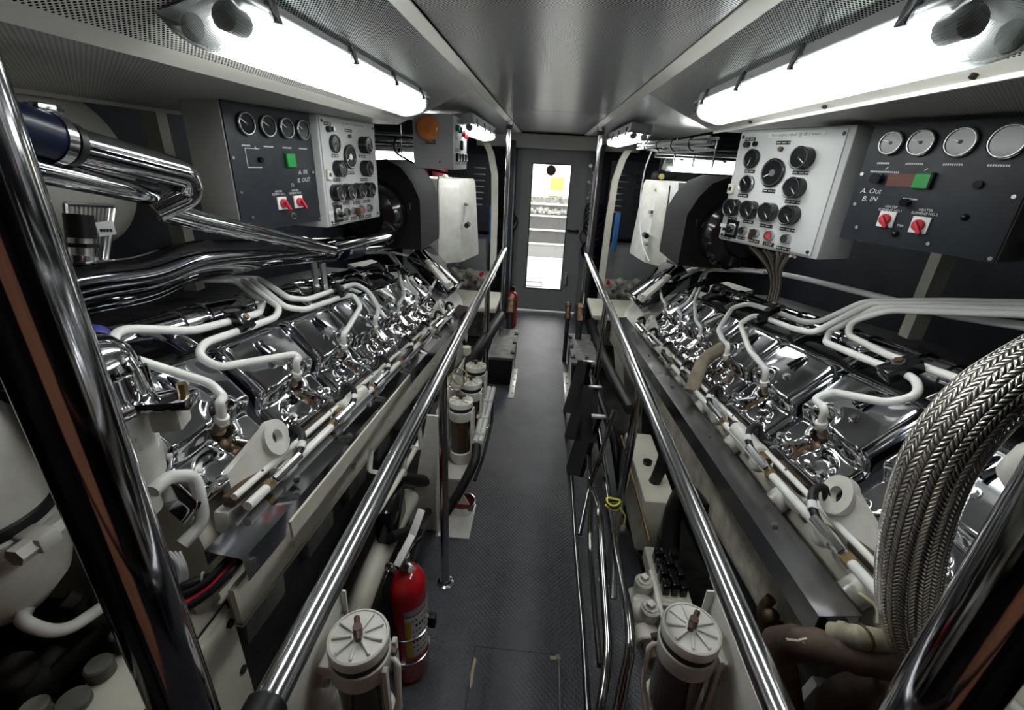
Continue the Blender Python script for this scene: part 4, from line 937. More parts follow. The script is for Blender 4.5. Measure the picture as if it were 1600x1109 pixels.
tag(MB(CHROME).tube(pl([(716, 412, -.86), (738, 388, -.84), (744, 372, -.84), (748, 360, -.86)]), .026, .06, n=20).build('turbo_elbow'), 'bright chrome elbow rising at the far end of the left engine', 'pipe elbow')

# ================================================================ LEFT FOREGROUND FILTERS
t = thing('oil_filter', 'white oil filter with a domed chrome cap, just behind the left pillar', 'oil filter', tuple(at(165, 700, X=-.80)))
c = at(150, 640, X=-.78); r = .085
m = MB(CHROME).lathe([(r*1.04, .0), (r*1.06, .02), (r*1.0, .035), (r*.97, .07), (r*.86, .105), (r*.6, .13), (r*.2, .138), (.0001, .14)], c, ZV, 40)
for k in range(10): a = 2*PI*k/10; d = Vector((math.cos(a), math.sin(a), 0)); m.obox(c+d*r*.99+ZV*.05, d, ZV.cross(d), ZV, .012, .012, .05, .004)
m.obox(c+Vector((.115, .03, .012)), Vector((.95, .3, 0)).normalized(), Vector((-.3, .95, 0)).normalized(), ZV, .09, .06, .022, .008)
m.build('chrome_cap', t)
m = MB(WHITE).lathe([(.02, -.20), (r*.62, -.185), (r*.86, -.15), (r*.92, -.02), (r*1.0, 0), (r*1.0, .003)], c, ZV, 44)
m.obox(c+Vector((.11, .03, -.02)), Vector((.95, .3, 0)).normalized(), Vector((-.3, .95, 0)).normalized(), ZV, .05, .05, .045, .006); m.cyl(c-ZV*.19, c-ZV*.24, .05, n=24, bev=.005)
for k in range(14): a = -.9+.055*k; d = Vector((math.cos(a), math.sin(a), 0)); m.obox(c+d*r*.965-ZV*(.045), ZV.cross(d), ZV, d, .0035, .010, .004, .0005); m.obox(c+d*r*.95-ZV*(.065), ZV.cross(d), ZV, d, .0035, .008, .004, .0005)
m.build('housing', t)
m = MB(BRASS).hexn(c+Vector((.14, .04, .02)), c+Vector((.14, .04, .045)), .009); m.build('bleed_screw', t)
m = MB(PURPLE).sphere(at(148, 532, X=-.98), .036, 18, ZV, -.2, 1); m.build('violet_cap', t)
tag(MB(WLINE).tube([at(238, 768, X=-.70), at(262, 745, X=-.70), at(303, 742, X=-.69), at(312, 775, X=-.68), at(318, 815, X=-.68), at(285, 850, X=-.70)], .0135, .03, n=16, res=7).build('drain_pipe'), 'white U-shaped pipe below the chrome-capped oil filter', 'pipe')
t = thing('coolant_filter', 'big white canister with a black band at the left edge', 'filter', tuple(at(-40, 990, X=-.88)))
c = at(-58, 800, X=-.90); r = .106
MB(WHITE).lathe([(r, .0), (r*.985, .10), (r*.93, .15), (r*.72, .185), (r*.3, .20), (.0001, .2)], c, ZV, 44).build('upper_shell', t)
MB(BLACK).lathe([(r*1.02, -.025), (r*1.03, -.02), (r*1.03, .0), (r*1.0, .004)], c, ZV, 44).build('band', t)
m = MB(WHITE).lathe([(r*1.05, -.05), (r*1.08, -.045), (r*1.08, -.022), (r*1.03, -.018)], c, ZV, 44); m.obox(c+Vector((r*1.2, -.01, -.03)), XV, YV, ZV, .05, .035, .03, .006); m.hexn(c+Vector((r*1.25, -.05, -.03)), c+Vector((r*1.25, .035, -.03)), .016); m.build('clamp', t)
MB(WHITE).lathe([(.01, -.22), (r*.5, -.205), (r*.85, -.16), (r*1.0, -.11), (r*1.0, -.03)], c, ZV, 44).build('lower_bowl', t)
m = MB(WLINE).tube([c+Vector((.03, 0, -.21)), at(30, 972, X=-.80), at(95, 992, X=-.78), at(165, 945, X=-.78), at(230, 890, X=-.8)], .011, .04, n=14); m.build('outlet_pipe', t)
# cream box at the bottom left
t = thing('junction_casting', 'cream cast box with a big hexagonal plug at the bottom left', 'engine casting', (-.68, .47, .40))
m = MB(CREAM).box(-.735, .38, .45, -.592, .615, .80, .008); m.box(-.598, .38, .46, -.584, .61, .79, .004); m.m(DARK).box(-.5995, .378, .45, -.5975, .62, .803); m.build('body', t)
for y, z in ((.595, .765), (.595, .62), (.45, .765)): MB(DARK).cyl((-.586, y, z), (-.579, y, z), .010, n=6).build('bolt', t)
c = at(322, 942, Z=.80); m = MB(WHITE).hexn(c, c+ZV*.012, .026); m.cyl(c+ZV*.012, c+ZV*.04, .015, n=18, bev=.003); m.hexn(c+ZV*.022, c+ZV*.034, .018); m.build('plug', t)
m = MB(BILGE)
for k in range(3): cc = Vector((-.718, .41+.05*k, .795)); m.cyl(cc, cc+ZV*(.02+.012*k), .024-.003*k, n=20, bev=.003)
m.build('bosses', t)
m = MB(GREYP); 
for k in range(4): m.tube([at(255+8*k, 862, X=-.68), at(280+4*k, 880+3*k, X=-.66), at(278+4*k, 920, X=-.66), at(262+4*k, 935, X=-.67)], .004, .02, n=8)
m.m(BLACK).tube([at(268, 925, X=-.67), at(310, 908, X=-.63), at(360, 895, X=-.60)], .011, .03); m.m(CREAM).torus(at(318, 906, X=-.625), (1, .6, 0), .014, .0025); tag(m.build('cable_bunch'), 'loose grey and black cables looping into the end of the left cable tray', 'cables')
# dark clutter low in the left bilge
t = thing('bilge_machinery', 'dark pumps and hoses low in the left foreground', 'machinery', (-.9, .4, .4))
m = MB(BILGE)
for k in range(16):
    p = Vector((-.83-.12*random.random(), .22+.45*random.random(), .55+.22*random.random())); m.sphere(p, .025+.03*random.random(), 10)
    if k % 3 == 0: m.cyl(p, p+Vector((random.uniform(-.1, .1), random.uniform(-.1, .1), .05)), .018, n=12)
m.build('pump_bodies', t); m = MB(CREAM); m.tube([(-.75, .2, .72), (-.78, .8, .76)], .008); m.box(-.80, .1, .60, -.74, .5, .66, .01); m.cyl((-.82, .42, .66), (-.82, .42, .76), .022, n=14, bev=.004); m.cyl((-.86, .36, .66), (-.86, .36, .74), .03, n=14, bev=.004); m.build('fittings', t)

# ================================================================ RIGHT FOREGROUND
t = thing('braided_hose', 'thick braided steel hose curving down in the right foreground', 'hose', tuple(at(1440, 1090, Y=.58)))
H = [(1720, 520, .64), (1610, 580, .62), (1540, 622, .61), (1470, 705, .60), (1438, 790, .60), (1420, 870, .60), (1416, 950, .60), (1440, 1030, .60), (1480, 1100, .60), (1520, 1200, .6)]
MB(BRAID).tube([at(a, b, Y=c) for a, b, c in H], .0445, .09, n=60, res=8).build('braid', t)
MB(STEEL).cyl(at(1500, 1150, Y=.6), at(1530, 1230, Y=.6), .05, n=30).build('ferrule', t)
t = thing('lagged_pipe', 'brown wrapped pipe with a pale arrow below the right cable tray', 'pipe', tuple(at(1215, 1100, Y=.72)))
m = MB(BROWNW).tube([at(1240, 1170, Y=.66), at(1222, 1060, Y=.65), at(1212, 1000, Y=.65), at(1280, 1010, Y=.63), at(1340, 1024, Y=.61), at(1430, 1040, Y=.59)], .032, .05, n=20, rr=lambda q: 1+.06*math.sin(q*40)); m.build('lagging', t)
a = at(1242, 1000, Y=.612); MB(mat('pale_arrow', (.55, .50, .38), .6)).obox(a, XV, YV, (0, -.5, 1), .032, .005, .002).obox(a+Vector((.013, 0, .004)), Vector((1, 0, .5)).normalized(), YV, ZV, .014, .004, .003).obox(a+Vector((.013, 0, -.004)), Vector((1, 0, -.5)).normalized(), YV, ZV, .014, .004, .003).build('arrow', t)
t2 = tag(MB(BROWNW).tube([at(1300, 1160, Y=.62), at(1302, 1100, Y=.62), at(1330, 1078, Y=.62), at(1440, 1090, Y=.60)], .034, .05, n=18).build('lagged_pipe'), 'shorter brown wrapped pipe at the bottom right, below the arrowed one', 'pipe')
m = MB(BRONZE).tube([at(1195, 985, Y=.80), at(1190, 950, Y=.82), at(1205, 935, Y=.82)], .013, .02); m.obox(at(1218, 975, Y=.79), XV, YV, ZV, .045, .012, .012, .003); m.sphere(at(1204, 962, Y=.80), .02, 12); tag(m.build('drain_valve'), 'small browned valve between the right handrail and the wrapped pipe', 'valve')
m = MB(mat('stained_plastic', (.42, .38, .28), .45, noise=.5, nscale=22)).tube([at(1300, 990, X=.612), at(1340, 995, X=.635), at(1400, 1005, X=.70)], .021, n=20).cyl(at(1312, 991, X=.622), at(1324, 994, X=.63), .025, n=20); m.m(BRONZE).torus(at(1348, 996, X=.645), (1, .2, 0), .022, .003)
tag(m.build('cream_pipe'), 'cream pipe stub under the end of the right cable tray', 'pipe')
tag(MB(GREYP).prism([(0, 0), (.16, -.02), (.18, .12), (.03, .14)], at(1225, 1130, Y=.66), (1, 0, 0), (0, 0, 1), (0, .02, 0)).build('grey_plate'), 'pale grey plate at the bottom right below the wrapped pipe', 'plate')
tag(MB(mat('straw_cable', (.50, .45, .30), .5)).tube(pl([(1282, 902, .72), (1340, 925, .71), (1372, 948, .69), (1372, 975, .68)]), .004, .03).build('straw_cable'), 'thin straw-coloured cable between the right cable tray and the braided hose', 'cable')
tag(MB(WHITE).lathe([(.03, 0), (.045, .02), (.045, .07), (.03, .10), (.0001, .105)], at(1600, 760, X=.86), (-.2, -.4, 1), 24).build('white_fitting'), 'white round fitting at the right edge behind the braided hose', 'fitting')
m = MB(GREYP).sphere(at(1590, 1075, X=.85), .05, 14).cyl(at(1560, 1100, X=.82), at(1590, 1040, X=.86), .02); tag(m.build('grey_casting'), 'grey casting in the bottom right corner beyond the pillar', 'casting')
# cast valve with two plugs
t = thing('valve_block', 'white cast valve block with two square plugs behind the right fuel filter', 'valve', (.40, 1.0, .30))
m = MB(WHITE).cyl((.385, .95, .38), (.385, 1.08, .40), .042, n=24, bev=.01); m.sphere((.385, 1.0, .41), .05, 18); m.box(.42, .93, .40, .435, 1.12, .46, .004); m.box(.38, .96, .40, .43, .975, .45, .003); m.cyl((.385, .90, .40), (.385, .95, .40), .036, n=22, bev=.004)
m.build('body', t)
for y in (.965, 1.06): m = MB(WHITE).cyl((.392, y, .44), (.392, y, .475), .028, n=22, bev=.004); m.cyl((.392, y, .475), (.392, y, .480), .020, n=20); m.obox((.392, y, .487), Vector((.8, .6, 0)), Vector((-.6, .8, 0)), ZV, .020, .020, .014, .002); m.build('plug', t)
m = MB(BRONZE).cyl((.385, .90, .40), (.385, .82, .44), .022, n=18); m.build('union', t)

# ================================================================ HOSES AND SMALL THINGS ALONG THE SIDES
def hose(label, L, r, mt=BLACK, fil=.08, nm='hose', cat='hose', grp=None): return tag(MB(mt).tube(pl(L), r, fil, n=14).build(nm), label, cat, grp)
hose('tan lagged pipe rising over the right cable tray', [(1080, 612, .66), (1087, 590, .68), (1100, 560, .74), (1135, 540, .80)], .028, WRAP, .06, 'lagged_pipe', 'pipe')
hose('grey lagged pipe rising over the left cable tray', [(568, 632, -.62), (600, 606, -.64), (616, 575, -.67), (614, 535, -.72), (600, 500, -.78)], .022, mat('grey_lagging', (.30, .29, .27), .7, bump=.5, bscale=60), .06, 'lagged_pipe', 'pipe')
hose('thick black hose from the brass union on the left to the filter rack', [(783, 494, -.26), (762, 525, -.30), (740, 556, -.36), (706, 596, -.46), (660, 630, -.56)], .036)
hose('thin black hose looping under the left handrail beyond the filter rack', [(718, 520, -.52), (738, 560, -.44), (735, 600, -.42)], .014)
hose('dark grey hose running along the deck edge left of the filter rack', [(600, 742, -.56), (660, 752, -.47), (700, 742, -.42)], .028)
hose('black hose drooping beside the right handrail, nearest the door', [(922, 500, .36), (935, 540, .42), (958, 590, .45), (985, 640, .50)], .030)
hose('black hose drooping beside the right handrail, behind the ladder', [(930, 600, .42), (960, 690, .45), (975, 800, .50), (1005, 860, .56)], .022)
hose('black hose looping under the right handrail past the beige box', [(1045, 690, .56), (1030, 740, .54), (1012, 770, .53), (1000, 850, .54)], .024)
hose('fat black hose bending down beside the right handrail near the valve block', [(1100, 800, .62), (1070, 760, .60), (1050, 800, .58), (1045, 900, .58)], .034)
hose('thick beige pipe lying in the left bilge beyond the extinguisher', [(640, 775, -.52), (600, 850, -.55), (565, 930, -.56), (540, 1010, -.58)], .045, CREAM, .1, 'beige_pipe', 'pipe')
hose('narrow beige pipe slanting under the left handrail', [(655, 690, -.44), (622, 750, -.47), (590, 800, -.50)], .010, CREAM, .04, 'beige_pipe', 'pipe')
m = MB(BLACK).tube(pl([(668, 800, -.45), (640, 830, -.46), (610, 840, -.50)]), .022, .05); m.m(BLACKG).box(-.57, 1.3, .25, -.50, 1.5, .42, .02); tag(m.build('hose_elbow'), 'black hose elbow between the left handrail and the red extinguisher', 'hose')
m = MB(CREAM).box(.47, 1.45, .20, .60, 1.95, .46, .01); m.m(BLACKG).cyl((.53, 1.7, .46), (.53, 1.7, .475), .02); m.m(BRASS).tube([(.47, 1.3, .40), (.47, 2.0, .40)], .007); tag(m.build('beige_box'), 'beige box in the bilge to the right of the folded ladder', 'box')
t = thing('relay_block', 'black relay block on a rusty pale bracket under the right handrail', 'relay block', (.52, 1.25, .1))
m = MB(BLACKG)
for i in range(3):
    for j in range(4): m.box(.50+.03*i, 1.16+.045*j, .30, .524+.03*i, 1.195+.045*j, .345+.01*((i+j) % 2), .003)
m.build('relays', t); MB(CREAM).box(.48, 1.12, .24, .60, 1.38, .30, .006).build('bracket', t)
for x, y, z, lb in ((-.255, 4.02, .40, 'brass hose union beside the left handrail near the door'), (.37, 3.85, .42, 'larger browned brass union beside the right handrail near the door'), (.27, 3.95, .40, 'smaller browned brass union left of the larger one by the right handrail')):
    t = thing('brass_union', lb, 'pipe fitting', (x, y, 0)); rr = .034 if x != .27 else .024
    m = MB(mat('aged_brass', (.30, .20, .12), .4, .8, noise=.5, nscale=30)).cyl((x, y, z), (x, y+.08, z+.10), rr, n=18, bev=.004); m.hexn((x, y-.02, z-.03), (x, y+.01, z+.01), rr*1.25); m.hexn((x, y+.05, z+.065), (x, y+.07, z+.09), rr*1.25); m.build('union', t)
    MB(DARK).cyl((x, y-.02, z-.02), (x, y-.12, 0), rr*.8, n=14).build('riser', t)
for s, x0_, lb in ((-1, -.375, 'grey-lidded battery box left of the walkway near the door'), (1, .29, 'grey-lidded battery box right of the walkway near the door')):
    t = thing('battery_box', lb, 'battery box', (x0_+.1, 3.55, 0)); x1_ = x0_+(.21 if s < 0 else .24)
    MB(BLACK).box(x0_+.01, 3.26, .0, x1_-.01, 3.90, .22, .008).build('case', t); MB(mat('grubby_grey_lid', (.28, .28, .27), .5, .2, noise=.5, nscale=12)).box(x0_, 3.25, .22, x1_, 3.92, .245, .004).build('lid', t)
    for q in (3.34, 3.56, 3.78): MB(DARK).box(x1_-.03 if s < 0 else x0_, q, .245, x1_ if s < 0 else x0_+.03, q+.05, .256, .003).build('lid_catch', t)
    m = MB(WHITE); xb = -.162 if s < 0 else .275
    m.box(xb-.022, 3.05, 0, xb+.022, 3.58, .006, .002); m.prism([(0, 0), (.45, 0), (.45, .22), (.40, .22)], (xb-s*-.018, 3.10, 0), (0, 1, 0), (0, 0, 1), (.006, 0, 0)); m.m(DARK)
    for k in range(4): m.cyl((xb+.006, 3.12+.12*k, .006), (xb+.006, 3.12+.12*k, .010), .006, n=8)
    tag(m.build('angle_bracket'), 'white angle bracket screwed to the floor on the %s, holding the battery box' % ('left' if s < 0 else 'right'), 'bracket')
# floor hatch
t = tag(MB(FLOORM).box(-.143, .55, 0, .17, 1.115, .0016).build('floor_hatch'), 'square floor hatch with worn edges nearest the camera', 'hatch')
m = MB(DARK)
m.box(-.146, 1.112, .0, .173, 1.116, .002); m.box(.168, .55, 0, .171, 1.116, .002); m.box(-.146, .55, 0, -.143, 1.116, .002); m.build('seam', t)
m = MB(mat('bare_wood_chip', (.55, .42, .28), .7)).prism([(0, 0), (.006, .02), (.004, .07), (.008, .10), (-.002, .11), (-.006, .06), (-.004, .02)], (-.139, .965, .0016), (1, 0, 0), (0, 1, 0), (0, 0, .001)); m.build('worn_patch', t)
m = MB(SATIN).box(.155, 1.098, .0016, .172, 1.116, .003); m.box(.165, .80, .0016, .169, 1.10, .003); m.m(MATS['bare_wood_chip']).box(.135, 1.095, .0016, .157, 1.108, .0026); m.build('metal_corner', t)
# ================================================================ FAR HALF OF THE ROOM
def rib(label, X, s, n):
    L = [(X+s*.06, 1.80), (X+s*.02, 1.72), (X-s*.02, 1.55), (X-s*.03, 1.2), (X-s*.03, .62), (X+s*.06, .45), (X+s*.08, 0)]
    m = MB(CREAM)
    for a, b in zip(L, L[1:]):
        m.prism([(a[0]-.028, a[1]), (a[0]+.028, a[1]), (b[0]+.028, b[1]), (b[0]-.028, b[1])], (0, 4.36, 0), (1, 0, 0), (0, 0, 1), (0, .05, 0))
    structure(n, m)
rib('', -.50, -1, 'trim_14'); rib('', .62, 1, 'trim_15')
for sx in (-1, 1):
    x = -.64 if sx < 0 else .74; nm = 'left' if sx < 0 else 'right'
    # white air-filter housing behind the black shroud
    t = thing('air_filter_box', 'white air filter box with steel latches beyond the %s gauge box' % nm, 'air filter box', (sx*.80+X0, 3.7, .95))
    if sx < 0: base = [(-1.02, 3.62), (-.80, 3.50), (-.66, 3.62), (-.58, 3.95), (-1.02, 3.95)]
    else: base = [(1.12, 3.60), (.93, 3.50), (.82, 3.65), (.77, 4.0), (1.12, 4.0)]
    m = MB(WHITE); z0, z1 = (.90, 1.52) if sx < 0 else (.98, 1.58); vs = []
    cx = sum(b[0] for b in base)/5; cy = sum(b[1] for b in base)/5
    for (z, f) in ((z0, 1.08), (z0+.02, 1.10), (z1-.03, .96), (z1, .90)):
        for b in base: vs.append((cx+(b[0]-cx)*f, cy+(b[1]-cy)*f, z))
    fs = [[0, 1, 2, 3, 4][::-1], [15, 16, 17, 18, 19]]+[[j*5+i, j*5+(i+1) % 5, (j+1)*5+(i+1) % 5, (j+1)*5+i] for j in range(3) for i in range(5)]
    m.add(vs, fs).build('body', t, angle=20)
    px_, py_ = (-.62, 3.72) if sx < 0 else (.80, 3.72)
    for z in ((1.36, 1.12) if sx > 0 else (1.34,)):
        m = MB(SATIN).box(px_-.012, py_-.06, z-.012, px_+.018, py_-.01, z+.012, .003); m.cyl((px_+.0, py_-.06, z), (px_+.0, py_-.085, z), .010, n=10); m.build('latch', t)
    m = MB(BLACK).cyl((px_-.02*sx, py_-.14, 1.19), (px_-.02*sx, py_-.05, 1.19), .020, n=18, bev=.004); m.build('knob', t)
    m = MB(CREAM).sphere((sx*.82+X0, 3.7, 1.53), .022, 12).box(sx*.82+X0-.05, 3.68, 1.51, sx*.82+X0+.05, 3.71, 1.53, .005); m.build('top_bracket', t)
    # black heat shroud
    t = thing('heat_shroud', 'black soft heat shroud beside the %s white air filter box' % nm, 'heat shroud', (sx*.95+X0, 3.1, 1.0))
    MB(mat('black_lagging', (.012, .012, .013), .8, bump=.3, bscale=18)).prism([(0, 0), (.0, .30), (.045, .40), (.11, .48), (.20, .52), (.42, .50), (.50, .35), (.50, 0)], (sx*.80+X0, 2.85, 1.12), (sx, 0, 0), (0, 0, 1), (0, .50, 0)).build('panel', t)
    m = MB(BLACKG).lathe([(.20, 0), (.20, .10), (.17, .16), (.11, .18), (.10, .22)], (sx*1.08+X0, 2.85, 1.33), (0, -1, 0), 30); m.build('turbo_housing', t)
    MB(SATIN).box(sx*.86+X0-.003, 2.84, 1.36, sx*.86+X0+.003, 2.851, 1.40).build('tab', t); m = MB(SATIN).prism([(0, 0), (.0, .34), (.09, .42), (.10, 0)], (sx*.80+X0, 3.36, 1.14), (0, .3, 0), (0, 0, 1), (sx*.01, 0, 0)); m.build('foil_edge', t)
    # tool board with hanging spanners
    t = thing('tool_board', 'dark board of hung tools on the far %s wall' % nm, 'tool board', (sx*.9+X0, 5.2, 1.0))
    xa, xb = sx*.60+X0, sx*1.25+X0
    MB(TOOL).box(min(xa, xb), 5.05, .95, max(xa, xb), 5.10, 1.72, .004).build('board', t)
    for k in range(7): m = MB(SATIN).box(sx*.74+X0-.07, 5.03, 1.58-.06*k, sx*.74+X0+.06-.006*k, 5.05, 1.592-.06*k, .003); m.build('spanner', t)
    for k in range(6):
        m = MB(BLACK); 
        for q in range(8): m.cyl((sx*(.88+.035*(k % 3))+X0, 5.03, 1.66-.07*q), (sx*(.88+.035*(k % 3))+X0, 5.05, 1.66-.07*q), .012)
        if k < 3: m.build('socket_row', t)
    # tool rolls on the cheeks by the door
    t = thing('hose_reel', 'dark coiled hoses and tools hung on the bulkhead %s of the door' % nm, 'coiled hoses', (sx*.50+X0, 5.2, .9))
    m = MB(BLACK)
    for k in range(4): m.torus((sx*.50+X0+.01*k, 5.24-.03*k, 1.20-.05*k), (0, 1, .1), .10+.012*k, .011, 24)
    for k in range(3): m.m(BLUE).torus((sx*.50+X0, 5.22-.03*k, .80), (0, 1, 0), .085+.012*k, .010, 24)
    m.m(mat('dark_red_hose', (.10, .02, .02), .5)).torus((sx*.48+X0, 5.2, .93), (0, 1, 0), .11, .008, 24); m.build('coils', t)
    m = MB(SATIN)
    for k in range(5): m.box(sx*.47+X0-.035, 5.26, 1.58-.10*k, sx*.47+X0+.035, 5.28, 1.60-.10*k, .003); m.cyl((sx*.41+X0, 5.22, 1.66-.16*k), (sx*.41+X0, 5.30, 1.66-.16*k), .016)
    m.build('tools', t)
    # work bench
    t = thing('bench_board', 'cream board shelf low beyond the %s engine' % nm, 'shelf', (sx*.6+X0, 4.0, .46)); xa, xb = (-.80, -.36) if sx < 0 else (.46, .90)
    MB(CREAM).box(xa, 3.70, .46, xb, 4.24, .50, .004).build('board', t)
    m = MB(DARK).box(xa+.02, 3.75, -.42, xa+.06, 3.80, .46).box(xb-.06, 4.15, -.42, xb-.02, 4.20, .46).box(xb-.06, 3.75, 0, xb-.02, 3.79, .46); m.build('legs', t)
    # wall cabinet in grey behind
    t = tag(MB(mat('grey_locker', (.20, .21, .22), .4, noise=.2, nscale=4)).box(min(sx*.62+X0, sx*1.5+X0), 4.7, 0, max(sx*.62+X0, sx*1.5+X0), 5.02, .92, .01).build('grey_locker'), 'tall grey locker face low on the far %s side' % nm, 'locker')
    # generator bits between bench and locker
    t = thing('generator', 'grubby white generator beyond the %s engine' % nm, 'generator', (sx*.72+X0, 4.3, 0))
    m = MB(mat('grubby_white', (.42, .40, .36), .6, noise=.7, nscale=14)); m.box(min(sx*.56+X0, sx*.95+X0), 4.28, 0, max(sx*.56+X0, sx*.95+X0), 4.60, .62, .03)
    for k in range(6): m.sphere((sx*(.62+.05*k)+X0, 4.28, .56+.05*(k % 3)), .045, 10)
    m.build('body', t); m = MB(DARK)
    for k in range(5): m.cyl((sx*(.6+.06*k)+X0, 4.24, .52+.06*(k % 2)), (sx*(.6+.06*k)+X0, 4.3, .52+.06*(k % 2)), .02, n=10)
    m.m(RED).cyl((sx*.60+X0, 4.22, .66), (sx*.60+X0, 4.27, .66), .02); m.build('fittings', t)
    # red bottle far outboard
    t = thing('red_bottle', 'red bottle far outboard behind the %s black shroud' % nm, 'gas bottle', (sx*1.02+X0, 4.4, 1.2))
    m = MB(REDP).lathe([(.07, 0), (.07, .36), (.05, .43), (.02, .45)], (sx*1.02+X0, 4.4, 1.30), ZV, 20); m.build('bottle', t)
    m = MB(REDP).lathe([(.06, 0), (.06, .30), (.04, .35)], (sx*(1.02+.17)+X0, 4.4, 1.30), ZV, 20); m.m(WPRINT).lathe([(.0605, .10), (.0605, .2)], (sx*1.19+X0, 4.4, 1.30), ZV, 20); m.build('bottle', t)
    MB(SATIN).box(min(sx*.9+X0, sx*2.05+X0), 4.30, 1.27, max(sx*.9+X0, sx*2.05+X0), 4.48, 1.30).build('shelf', t)
    # blue plastic sheet
    tag(MB(BLUEP).box((-.525 if sx < 0 else .655), 4.44, .92, (-.50 if sx < 0 else .70), 4.47, 1.27, .004).build('blue_sheet'), 'blue plastic sheet behind the cream frame on the %s' % nm, 'sheet')
    # pipes and rods along the deckhead outboard
    t = thing('deckhead_pipes', 'thin pipes along the deckhead beyond the %s gauge box' % nm, 'pipes', (sx*1.0+X0, 3.5, 1.75))
    for k in range(4): MB((SATIN, BLACK, SATIN, STEEL)[k]).tube([(sx*.72+X0, 3.42+.07*k, 1.80-.015*k), (sx*1.9+X0, 3.42+.07*k, 1.80-.015*k)], (.010, .012, .014, .02)[k]).build('pipe', t)
    for k in range(3): MB(STEEL).cyl((sx*(.80+.13*k)+X0, 3.38, 1.68), (sx*(.80+.13*k)+X0, 3.38, 1.86), .006, n=8).build('hanger_rod', t)
# orange lens box on the left
t = thing('alarm_box', 'grey alarm box with a big round orange lens hanging from the ceiling', 'alarm box', (-.61, 2.75, 1.61))
MB(GREYP).box(-.725, 2.60, 1.605, -.508, 3.02, 1.87, .006).build('cabinet', t)
m = MB(ORANGE).lathe([(.060, 0), (.060, .010), (.055, .022), (.035, .032), (.008, .034), (.0001, .030)], (-.642, 2.60, 1.802), (0, -1, 0), 36); m.build('orange_lens', t)
fr5 = Fr((-.725, 2.60, 1.87), (-.508, 2.60, 1.87), .265); fr5.n = Vector((0, -1, 0))
m = MB(LBL); put(fr5, m, .44, .50, .05, .020, 0, .002); m.m(mat('dim_print', (.3, .3, .3), .5)); put(fr5, m, .44, .50, .042, .012, .002, .0004); m.build('label_plate', t)
MB(BLACK).cyl(fr5.p(.66, .86), fr5.p(.66, .86, .003), .004).build('screw', t)
fr6 = Fr((-.508, 2.60, 1.87), (-.508, 3.02, 1.87), .265); fr6.n = Vector((1, 0, 0))
for k, (u, v, mt, rr) in enumerate(((.16, .22, TEAL, .015), (.36, .24, TEAL, .015), (.62, .28, REDP, .017), (.80, .32, REDP, .015))): MB(mt).cyl(fr6.p(u, v), fr6.p(u, v, .022), rr, n=16, bev=.003).build('push_button', t)
for u, v, q1, q2 in ((.2, .76, .05, .042), (.4, .76, .05, .042), (.62, .76, .05, .042), (.84, .76, .05, .042), (.5, .52, .03, .05)):
    m = MB(BLACKG); put(fr6, m, u, v, q1, q2, 0, .014); m.build('rocker_switch', t)
m = MB(mat('grey_label', (.22, .22, .23), .5))
for u, v in ((.2, .40), (.2, .62), (.36, .62), (.2, .87), (.4, .87), (.65, .87), (.84, .87), (.3, .08), (.55, .10)): put(fr6, m, u, v, .055, .018, 0, .0015)
m.build('switch_labels', t)
tag(MB(BLACK).tube([(-.80, 2.7, 1.76), (-.86, 2.72, 1.75), (-.88, 2.75, 1.68), (-.74, 2.85, 1.60), (-.64, 2.9, 1.585), (-.58, 2.92, 1.57), (-.54, 2.95, 1.60)], .006, .04, n=8).build('black_cable'), 'black cable drooping below the orange-lensed alarm box', 'cable')
# cable bundle on the right
t = thing('cable_bundle', 'bundle of pale grey cables tied along the right ceiling edge', 'cables', (.62, 2.6, 1.80))
for k in range(9):
    dx, dz = .014*math.cos(k*2.4)*(1+.3*(k % 3)), .014*math.sin(k*2.4)*(1+.3*(k % 3)); L = []
    for i in range(12):
        q = i/11; b = Vector((.66, 2.12, 1.77)).lerp(Vector((.585, 3.30, 1.79)), q); L.append(b+Vector((dx+.006*math.sin(5*q+k), 0, dz+.012*math.sin(4*q+k*1.7))))
    MB(mat('pale_cable', (.55, .55, .57), .5) if k % 3 else mat('mid_cable', (.25, .25, .27), .5)).tube(L, .0065, n=8).build('cable', t)
for k in range(4): b = Vector((.66, 2.12, 1.77)).lerp(Vector((.585, 3.30, 1.79)), .15+.22*k); MB(BLACK).torus(b, (-.06, 1, 0), .030, .003, 18, 6).build('cable_tie', t)
m = MB(WLINE).tube(pl([(1020, 232, .70), (1008, 262, .70), (1001, 300, .72), (999, 350, .74), (1004, 385, .76), (1014, 408, .78)]), .005, .06, n=8)
tag(m.build('white_cable'), 'thin white cable hanging down past the right white air filter box', 'cable')
m = MB(CHROME).tube(pl([(1045, 362, .95), (1040, 385, .93), (1050, 400, .92), (1062, 412, .92)]), .013, .03).tube(pl([(1055, 365, .95), (1053, 385, .93), (1064, 398, .92), (1072, 410, .92)]), .011, .03); tag(m.build('chrome_elbows'), 'pair of thin bent chrome pipes at the far end of the right engine', 'pipes')
t = thing('pressure_regulator', 'small pressure regulator with a yellow dial behind the right white air filter box', 'regulator', (.98, 4.1, 1.4))
m = MB(DARK).sphere((.92, 4.2, 1.60), .05, 12).cyl((.86, 4.2, 1.56), (1.10, 4.26, 1.60), .012); m.box(.95, 4.25, 1.29, 1.25, 4.305, 1.75); m.build('body', t); MB(mat('yellow_dial', (.70, .62, .20), .4)).cyl((.945, 4.16, 1.605), (.945, 4.13, 1.605), .022, n=20).build('dial', t)
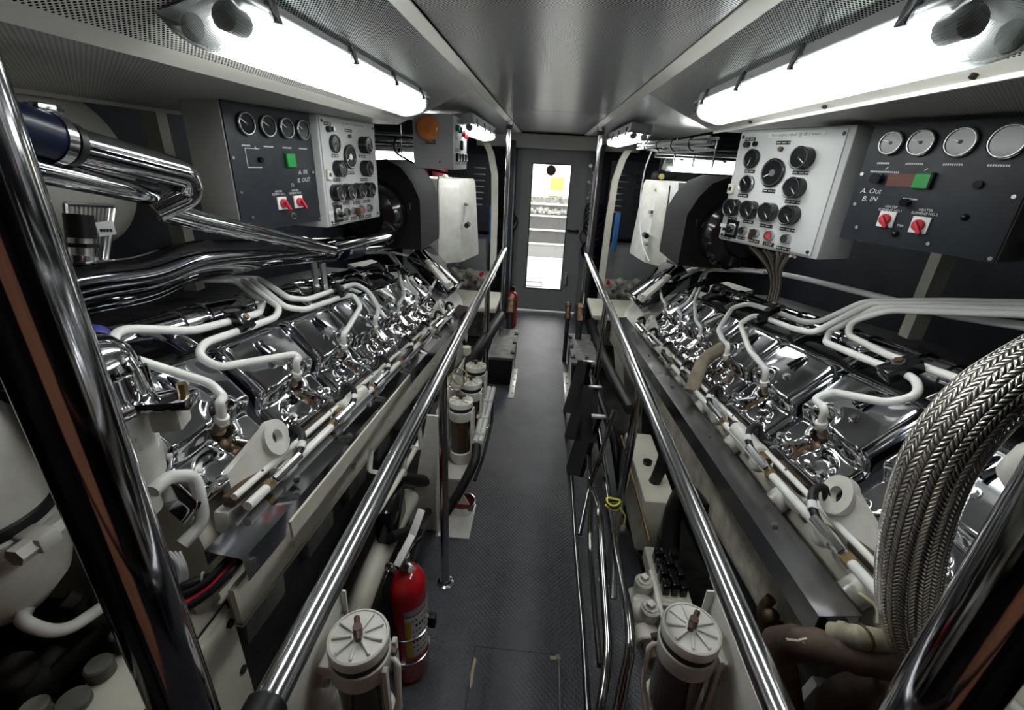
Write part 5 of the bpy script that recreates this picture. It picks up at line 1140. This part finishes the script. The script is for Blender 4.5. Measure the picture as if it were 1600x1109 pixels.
# wiring loom under the right gauge box
t = thing('wiring_loom', 'loom of tan and black wires hanging from the right gauge box', 'wires', tuple(at(1225, 440, X=1.1)))
for k in range(12):
    dx = -7+1.4*k; L = [at(1165+7*k, 384+1.6*k, X=.80), at(1180+5*k, 398, X=.86), at(1205+dx*.6+3*k*.3, 420, X=.93), at(1212+dx, 445, X=1.0), at(1206+dx, 470, X=1.04)]
    MB((BLACK, mat('tan_wire', (.42, .36, .26), .6), mat('grey_wire', (.22, .21, .19), .6))[k % 3]).tube(L, .0045, .05, n=8).build('wire', t)
# left: expansion tank, wire rack, sensor
t = thing('expansion_tank', 'beige rounded tank in the upper left behind the chrome pipes', 'tank', (-1.5, 1.0, 1.2))
MB(TANK).lathe([(.0001, -.02), (.14, 0), (.22, .06), (.25, .14), (.25, .95), (.23, 1.06), (.14, 1.12), (.0001, 1.14)], (-1.50, .35, 1.57), YV, 40).build('shell', t)
MB(DARK).box(-1.62, .6, .9, -1.42, .66, 1.32).box(-1.62, 1.2, .9, -1.42, 1.26, 1.32).build('cradle', t)
t = thing('wire_rack', 'small steel wire rack with a white sticker behind the left pillar', 'rack', (-1.15, 1.0, 1.3))
m = MB(SATIN); a, b, c, d = [at(*q, X=-1.15) for q in ((102, 318), (178, 322), (165, 408), (108, 412))]
m.tube([a, b, c, d, a], .006, .01, n=8); m.build('frame', t)
for k in range(1, 11): MB(SATIN).cyl(a.lerp(b, k/11), d.lerp(c, k/11), .0025, n=6).build('bar', t)
m = MB(WPRINT).obox(at(165, 357, X=-1.13), YV, ZV, XV, .05, .035, .003); m.m(BLACK)
for k in range(4): m.obox(at(158+5*k, 360, X=-1.128), YV, ZV, XV, .006, .007, .002)
m.build('sticker', t)
tag(MB(BLACK).cyl(at(122, 335, X=-1.02), at(127, 372, X=-1.02), .026, n=16).m(SATIN).cyl(at(127, 372, X=-1.02), at(130, 400, X=-1.02), .019, n=16).m(BLACK).hexn(at(128, 380, X=-1.02), at(129, 386, X=-1.02), .03).m(CHROME2).cyl(at(130, 400, X=-1.02), at(131, 415, X=-1.02), .028, n=16).build('pressure_sensor'), 'black and steel pressure sensor standing on the thick dark chrome pipe', 'sensor')

# ---------------------------------------------------------------- groups of repeated things
group_names = {}
for o in COL.objects:
    if o.parent is None and o.get('category'): group_names.setdefault(o.name.split('.')[0], []).append(o)
for k, L in group_names.items():
    if len(L) > 1:
        for o in L:
            if not o.get('group'): o['group'] = k.replace('_', ' ')+'s in the engine room'
